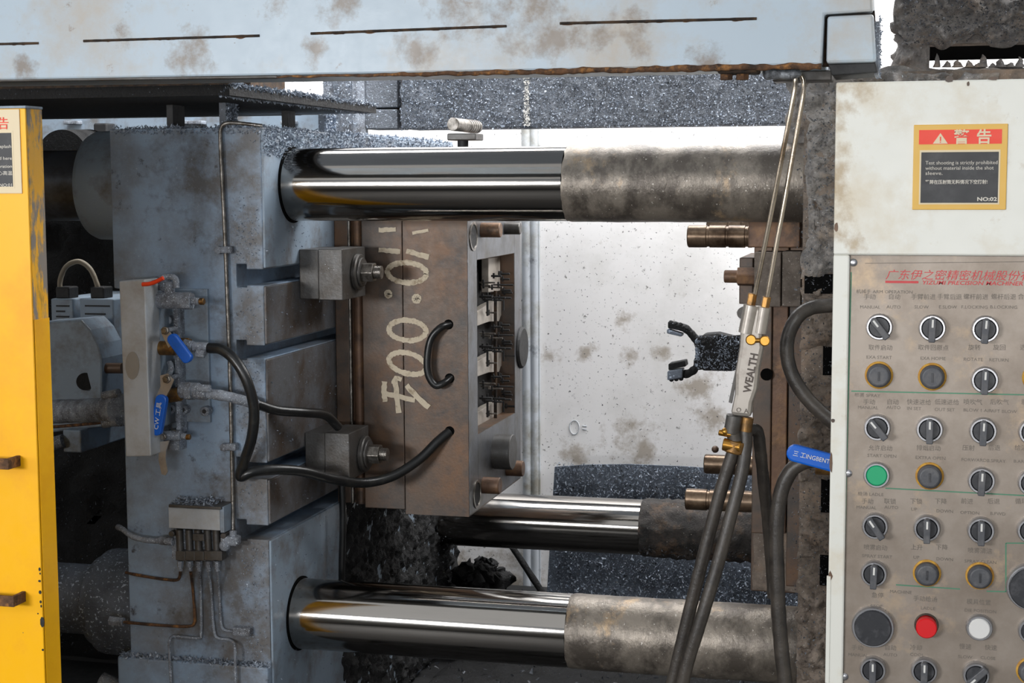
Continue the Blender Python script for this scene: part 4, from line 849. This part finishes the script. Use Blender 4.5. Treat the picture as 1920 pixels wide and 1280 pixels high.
def button(px, py, m, r=.0166, tall=.008, big=False):
    p = P(px, py, YS)
    s0 = M().lathe((p.x, YS, p.z), (0, -1, 0), [(0, r-.0032), (tall, r-.0032), (tall+.0015, r-.0045)], 44).build('push_button', m, cb)
    if m is not m_red: bez(p, r, YS, .010, 'bezel', s0)
    else: M().lathe((p.x, YS, p.z), (0, -1, 0), [(0, r-.001), (.006, r-.0018)], 40, cap=False).build('bezel', m_gunlet, s0)
for (x, y, a) in ((1649, 612, -38), (1748, 614, 2), (1847, 616, 4), (1846, 711, 2), (1645, 800, -40), (1743, 803, 0), (1843, 806, 2), (1840, 899, 2), (1641, 984, -35), (1738, 988, 0), (1839, 992, 0), (1639, 1073, 2),
                  (1637, 1252, 0), (1733, 1254, 0), (1830, 1262, 225), (1935, 808, 0), (1934, 903, 0), (1932, 992, 0), (1948, 618, 0)): selector(x, y, a)
for (x, y) in ((1648, 703), (1748, 706), (1743, 892), (1738, 1074), (1837, 1079), (1932, 1257), (1944, 708)): plug(x, y)
button(1644, 889, m_green); button(1737, 1171, m_red, .0165, .017); button(1836, 1174, m_whitebtn, .0166, .012)
button(1637, 1173, m_plastic, .027, .012); button(1932, 1098, m_plastic, .030, .016); button(1934, 1180, m_plastic, .0166, .01)
for (x, y) in ((1600, 492), (1590, 887), (1583, 1268)):
    p = P(x, y, YS); s0 = M().lathe((p.x, YS, p.z), (0, -1, 0), [(0, .0052), (.0015, .005), (.0032, .003), (.0035, .0015)], 20).build('panel_screw', m_bezel, cb)
def gline(x0, y0, x1, y1):
    A, B = P(x0, y0, YS-.0003), P(x1, y1, YS-.0003); d = (B-A).normalized(); n = V((-d.z, 0, d.x))*.0008
    M().prism([A+n, A-n, B-n, B+n], (0, .0006, 0)).build('printed_line', m_inkgreen, cb)
for L in ((1596, 510, 1583, 1060), (1596, 733, 1925, 740), (1660, 915, 1925, 929), (1680, 1096, 1800, 1104), (1850, 1108, 1886, 1109), (1886, 1018, 1886, 1109), (1886, 1018, 1925, 1018)): gline(*L)
gl = P(1622, 493, YS-.0003); gr2 = P(1925, 490, YS-.0003); M().prism([gl, gl-V((0, 0, .0007)), gr2-V((0, 0, .0007)), gr2], (0, .0006, 0)).build('printed_line', m_ink, cb)
def T(px, py, s, size, m=m_ink, **k): text(s, size, m, cb, P(px, py, YS-.0002), ext=.0002, **k)
T(1660, 522, '广东伊之密精密机械股份有限公司', .0138, m_inkred, sx=1.08, shear=.25)
A, B = P(1660, 526, YS-.0003), P(1722, 531, YS-.0003); M().box(A.x, B.x, YS-.0004, YS, B.z, A.z).build('printed_bar', m_inkred, cb)
T(1728, 533, 'YIZUMI PRECISION MACHINERY CO.,LTD', .0072, m_inkred, bold=.0001, sx=1.25, shear=.2)
c1, c2 = .0098, .0082
rows = [(560, '手动', 1619), (560, '自动', 1665), (560, '手臂前进', 1708), (560, '手臂后退', 1757), (560, '螺杆前进', 1806), (560, '螺杆后退', 1858), (560, '合模', 1908),
        (655, '取件启动', 1628), (655, '取件回原点', 1721), (655, '旋转', 1815), (655, '旋回', 1862), (655, '选择', 1912),
        (757, '手动', 1618), (757, '自动', 1662), (757, '快速进给', 1700), (757, '低速进给', 1752), (757, '喷吹气', 1806), (757, '后吹气', 1856), (757, '射出', 1914),
        (843, '允许启动', 1628), (843, '排烟启动', 1718), (843, '压射', 1804), (843, '后退', 1852), (843, '给汤', 1902),
        (943, '手动', 1615), (943, '联锁', 1657), (943, '下锁', 1706), (943, '下降', 1752), (943, '前进', 1801), (943, '后退', 1851), (943, '循环', 1903),
        (1029, '喷雾启动', 1619), (1029, '上升', 1707), (1029, '下降', 1754), (1035, '喷雾清洁', 1814),
        (1119, '急停', 1634), (1125, '手动给汤', 1712), (1131, '模具位置', 1812), (1217, '手动', 1596), (1217, '自动', 1658), (1217, '冷却', 1706), (1215, '慢速', 1798), (1217, '快速', 1846)]
eng = [(575, 'MANUAL', 1612), (575, 'AUTO', 1662), (575, 'SLOW', 1714), (575, 'E.SLOW', 1760), (575, 'F.LOCKING', 1802), (575, 'B.LOCKING', 1856), (669, 'EXA START', 1624), (671, 'EXA HOME', 1725), (673, 'ROTATE', 1806), (674, 'RETURN', 1854),
       (763, 'MANUAL', 1608), (763, 'AUTO', 1662), (765, 'IN SET', 1700), (767, 'OUT SET', 1752), (768, 'BLOW 1 AIR', 1806), (770, 'AFT BLOW', 1858), (853, 'START OPEN', 1626), (857, 'EXTRA OPEN', 1716), (861, 'FORWARD', 1802), (863, 'B.SPRAY', 1850), (864, 'B.ARM', 1900),
       (950, 'MANUAL', 1605), (950, 'AUTO', 1658), (954, 'UP', 1708), (957, 'DOWN', 1755), (960, 'OPTION', 1800), (962, 'B.FWD', 1856), (1041, 'SPRAY START', 1616), (1044, 'UP', 1712), (1047, 'DOWN', 1755), (1051, 'SPRAY CLEAN', 1808),
       (1135, 'STOP', 1632), (1139, 'LADLE', 1726), (1143, 'DIE POSITION', 1808), (1226, 'MANUAL', 1590), (1226, 'AUTO', 1656), (1226, 'COOL', 1706), (1230, 'SLOW', 1796), (1232, 'CLOSE', 1838),
       (546, '机械手 ARM OPERATION', 1605), (740, '喷雾 SPRAY', 1602), (925, '给汤 LADLE', 1608), (1108, 'MACHINE', 1668)]
for y, s, x in rows: T(x, y, s, .0078, sx=1.0 if len(s) < 4 else .98)
for y, s, x in eng: T(x, y+3, s, .0058, sx=1.1)
# warning plate on the cabinet
def sign(x0, y0, x1, y1, parent, YY, ym, yk0, frame, extra=0, xb0=15, full=True):
    A, B = P(x0, y0, YY), P(x1, y1, YY)
    zz = lambda y: P((x0+x1)/2, y, YY).z; xx = lambda x: P(x, (y0+y1)/2, YY).x
    s0 = M().box(xx(x0), xx(x1), YY-.0022, YY, zz(y1), zz(y0)).build('warning_sign', frame, parent, bevel=.0008)
    if full: M().box(xx(x0+10), xx(x1-11), YY-.0026, YY-.001, zz(ym), zz(y0+10)).build('red_header', m_signred, s0)
    M().box(xx(x0+12), xx(x1-13), YY-.0025, YY-.001, zz(y1-10), zz(yk0-4)).build('inner_border', m_signcream, s0)
    M().box(xx(x0+15), xx(x1-16), YY-.0028, YY-.001, zz(y1-13), zz(yk0)).build('black_field', m_signblack, s0)
    return s0, xx, zz
s0, xx, zz = sign(1712, 233, 1888, 393, cb, YC, 270, 285, m_signyel)
yt = YC-.003
M().prism([(xx(1748), yt, zz(269)), (xx(1762), yt, zz(249)), (xx(1776), yt, zz(269))], (0, .0006, 0)).build('warning_triangle', m_signcream, s0)
M().box(xx(1761), xx(1763.2), yt-.0004, yt, zz(264), zz(256)).build('exclamation_mark', m_signred, s0); M().box(xx(1761), xx(1763.2), yt-.0004, yt, zz(267), zz(265.3)).build('exclamation_mark', m_signred, s0)
def tx(s, x, y, sz, m=m_signtext, b=.0, sx_=1, par=s0): text(s, sz, m, par, (xx(x), yt, zz(y)), ext=.0002, bold=b, sx=sx_)
tx('警', 1787, 267, .0188, m_signcream, .0004); tx('告', 1829, 267, .0188, m_signcream, .0004)
tx('Test shooting is strictly prohibited', 1735, 308, .0064, sx_=.98); tx('without material inside the shot', 1735, 318, .0064, sx_=1.0); tx('sleeve.', 1735, 327.5, .0064, sx_=1.25)
tx('严禁在压射筒无料情况下空打射!', 1735, 344, .0056, b=.0001, sx_=.95); tx('NO:02', 1833, 376.5, .0066, b=.0002, sx_=1.3)
# ------------------------------------------------------------------ yellow door
YY = 2.1
yd = thing('yellow_guard_door', 'yellow sliding guard door edge with worn paint, warning plate and two handles', 'door', (P(0, 1280, YY).x-.3, YY+.03, .3))
xe = P(46, 700, YY).x
e1 = [(-300, 202), (40, 202), (49, 330), (58, 520), (66, 800), (74, 1000), (86, 1330), (-300, 1330)]
xd = P(62, 640, YY).x; zt_ = P(50, 203, YY).z; ys = PX(96, 740, xd).y
M().box(xd-.9, xd, YY, YY+.004, .35, zt_).build('door_face', m_yellow, yd, bevel=.001)
M().box(xd-.006, xd, YY+.0045, ys, .35, P(50, 203, YY).z).build('door_edge', m_yellowworn, yd)
zc = P(60, 640, YY).z
M().box(xd-.9, xd+.0015, YY-.001, ys+.001, zt_, zt_+.004).build('top_cap', m_blueflat, yd, bevel=.001)
M().box(xd-.006, xd+.001, YY+.0045, ys+.0005, .35, P(60, 600, YY).z).build('door_edge', m_yellow, yd)
M().box(xd-.9, xd-.03, ys-.02, ys, .35, zt_).build('door_back', m_yellow, yd)
for y in (862, 1115):
    z = P(10, y, YY).z; x = P(18 if y < 1000 else 28, y, YY-.03).x
    q = M().box(x-.12, x, YY-.034, YY-.028, z-.008, z+.008).box(x-.006, x, YY-.03, YY, z-.008, z+.008); q.build('handle', m_rust, yd, bevel=.001, label='rusty brown steel handle')
for (x, y, w, h) in ((74, 1067, 3, 5), (75, 1075, 2, 3), (74, 1089, 4, 3), (75, 1110, 4, 5), (76, 1128, 3, 4), (77, 1136, 2, 4), (79, 1166, 6, 14), (80, 1218, 3, 3), (71, 1150, 2, 2)):
    p = P(x, y, YY-.0004); M().prism([p+V((math.cos(t*.9)*w*.0006, 0, math.sin(t*.9)*h*.0006)) for t in range(7)], (0, .0008, 0)).build('paint_chip', m_dark, yd)
s1, xx, zz = sign(-140, 206, 40, 363, yd, YY, 236, 250, m_signcream, full=False)
yt = YY-.003
tx('告', -1, 241, .0188, m_signred, 0, 1, s1)
for y, s in ((278, 'hot metal splash'), (300, 'do not stand here'), (315, 'during operation'), (328, '小心高温'), (350, 'NO:01')):
    w = {'NO:01': 1}.get(s); text(s, .0066, m_signtext, s1, (xx(24), yt, zz(y)), ext=.0002, sx=1.2, align='RIGHT')
# a far factory lamp row and crane rail behind the photographer would be outside; nothing else is built
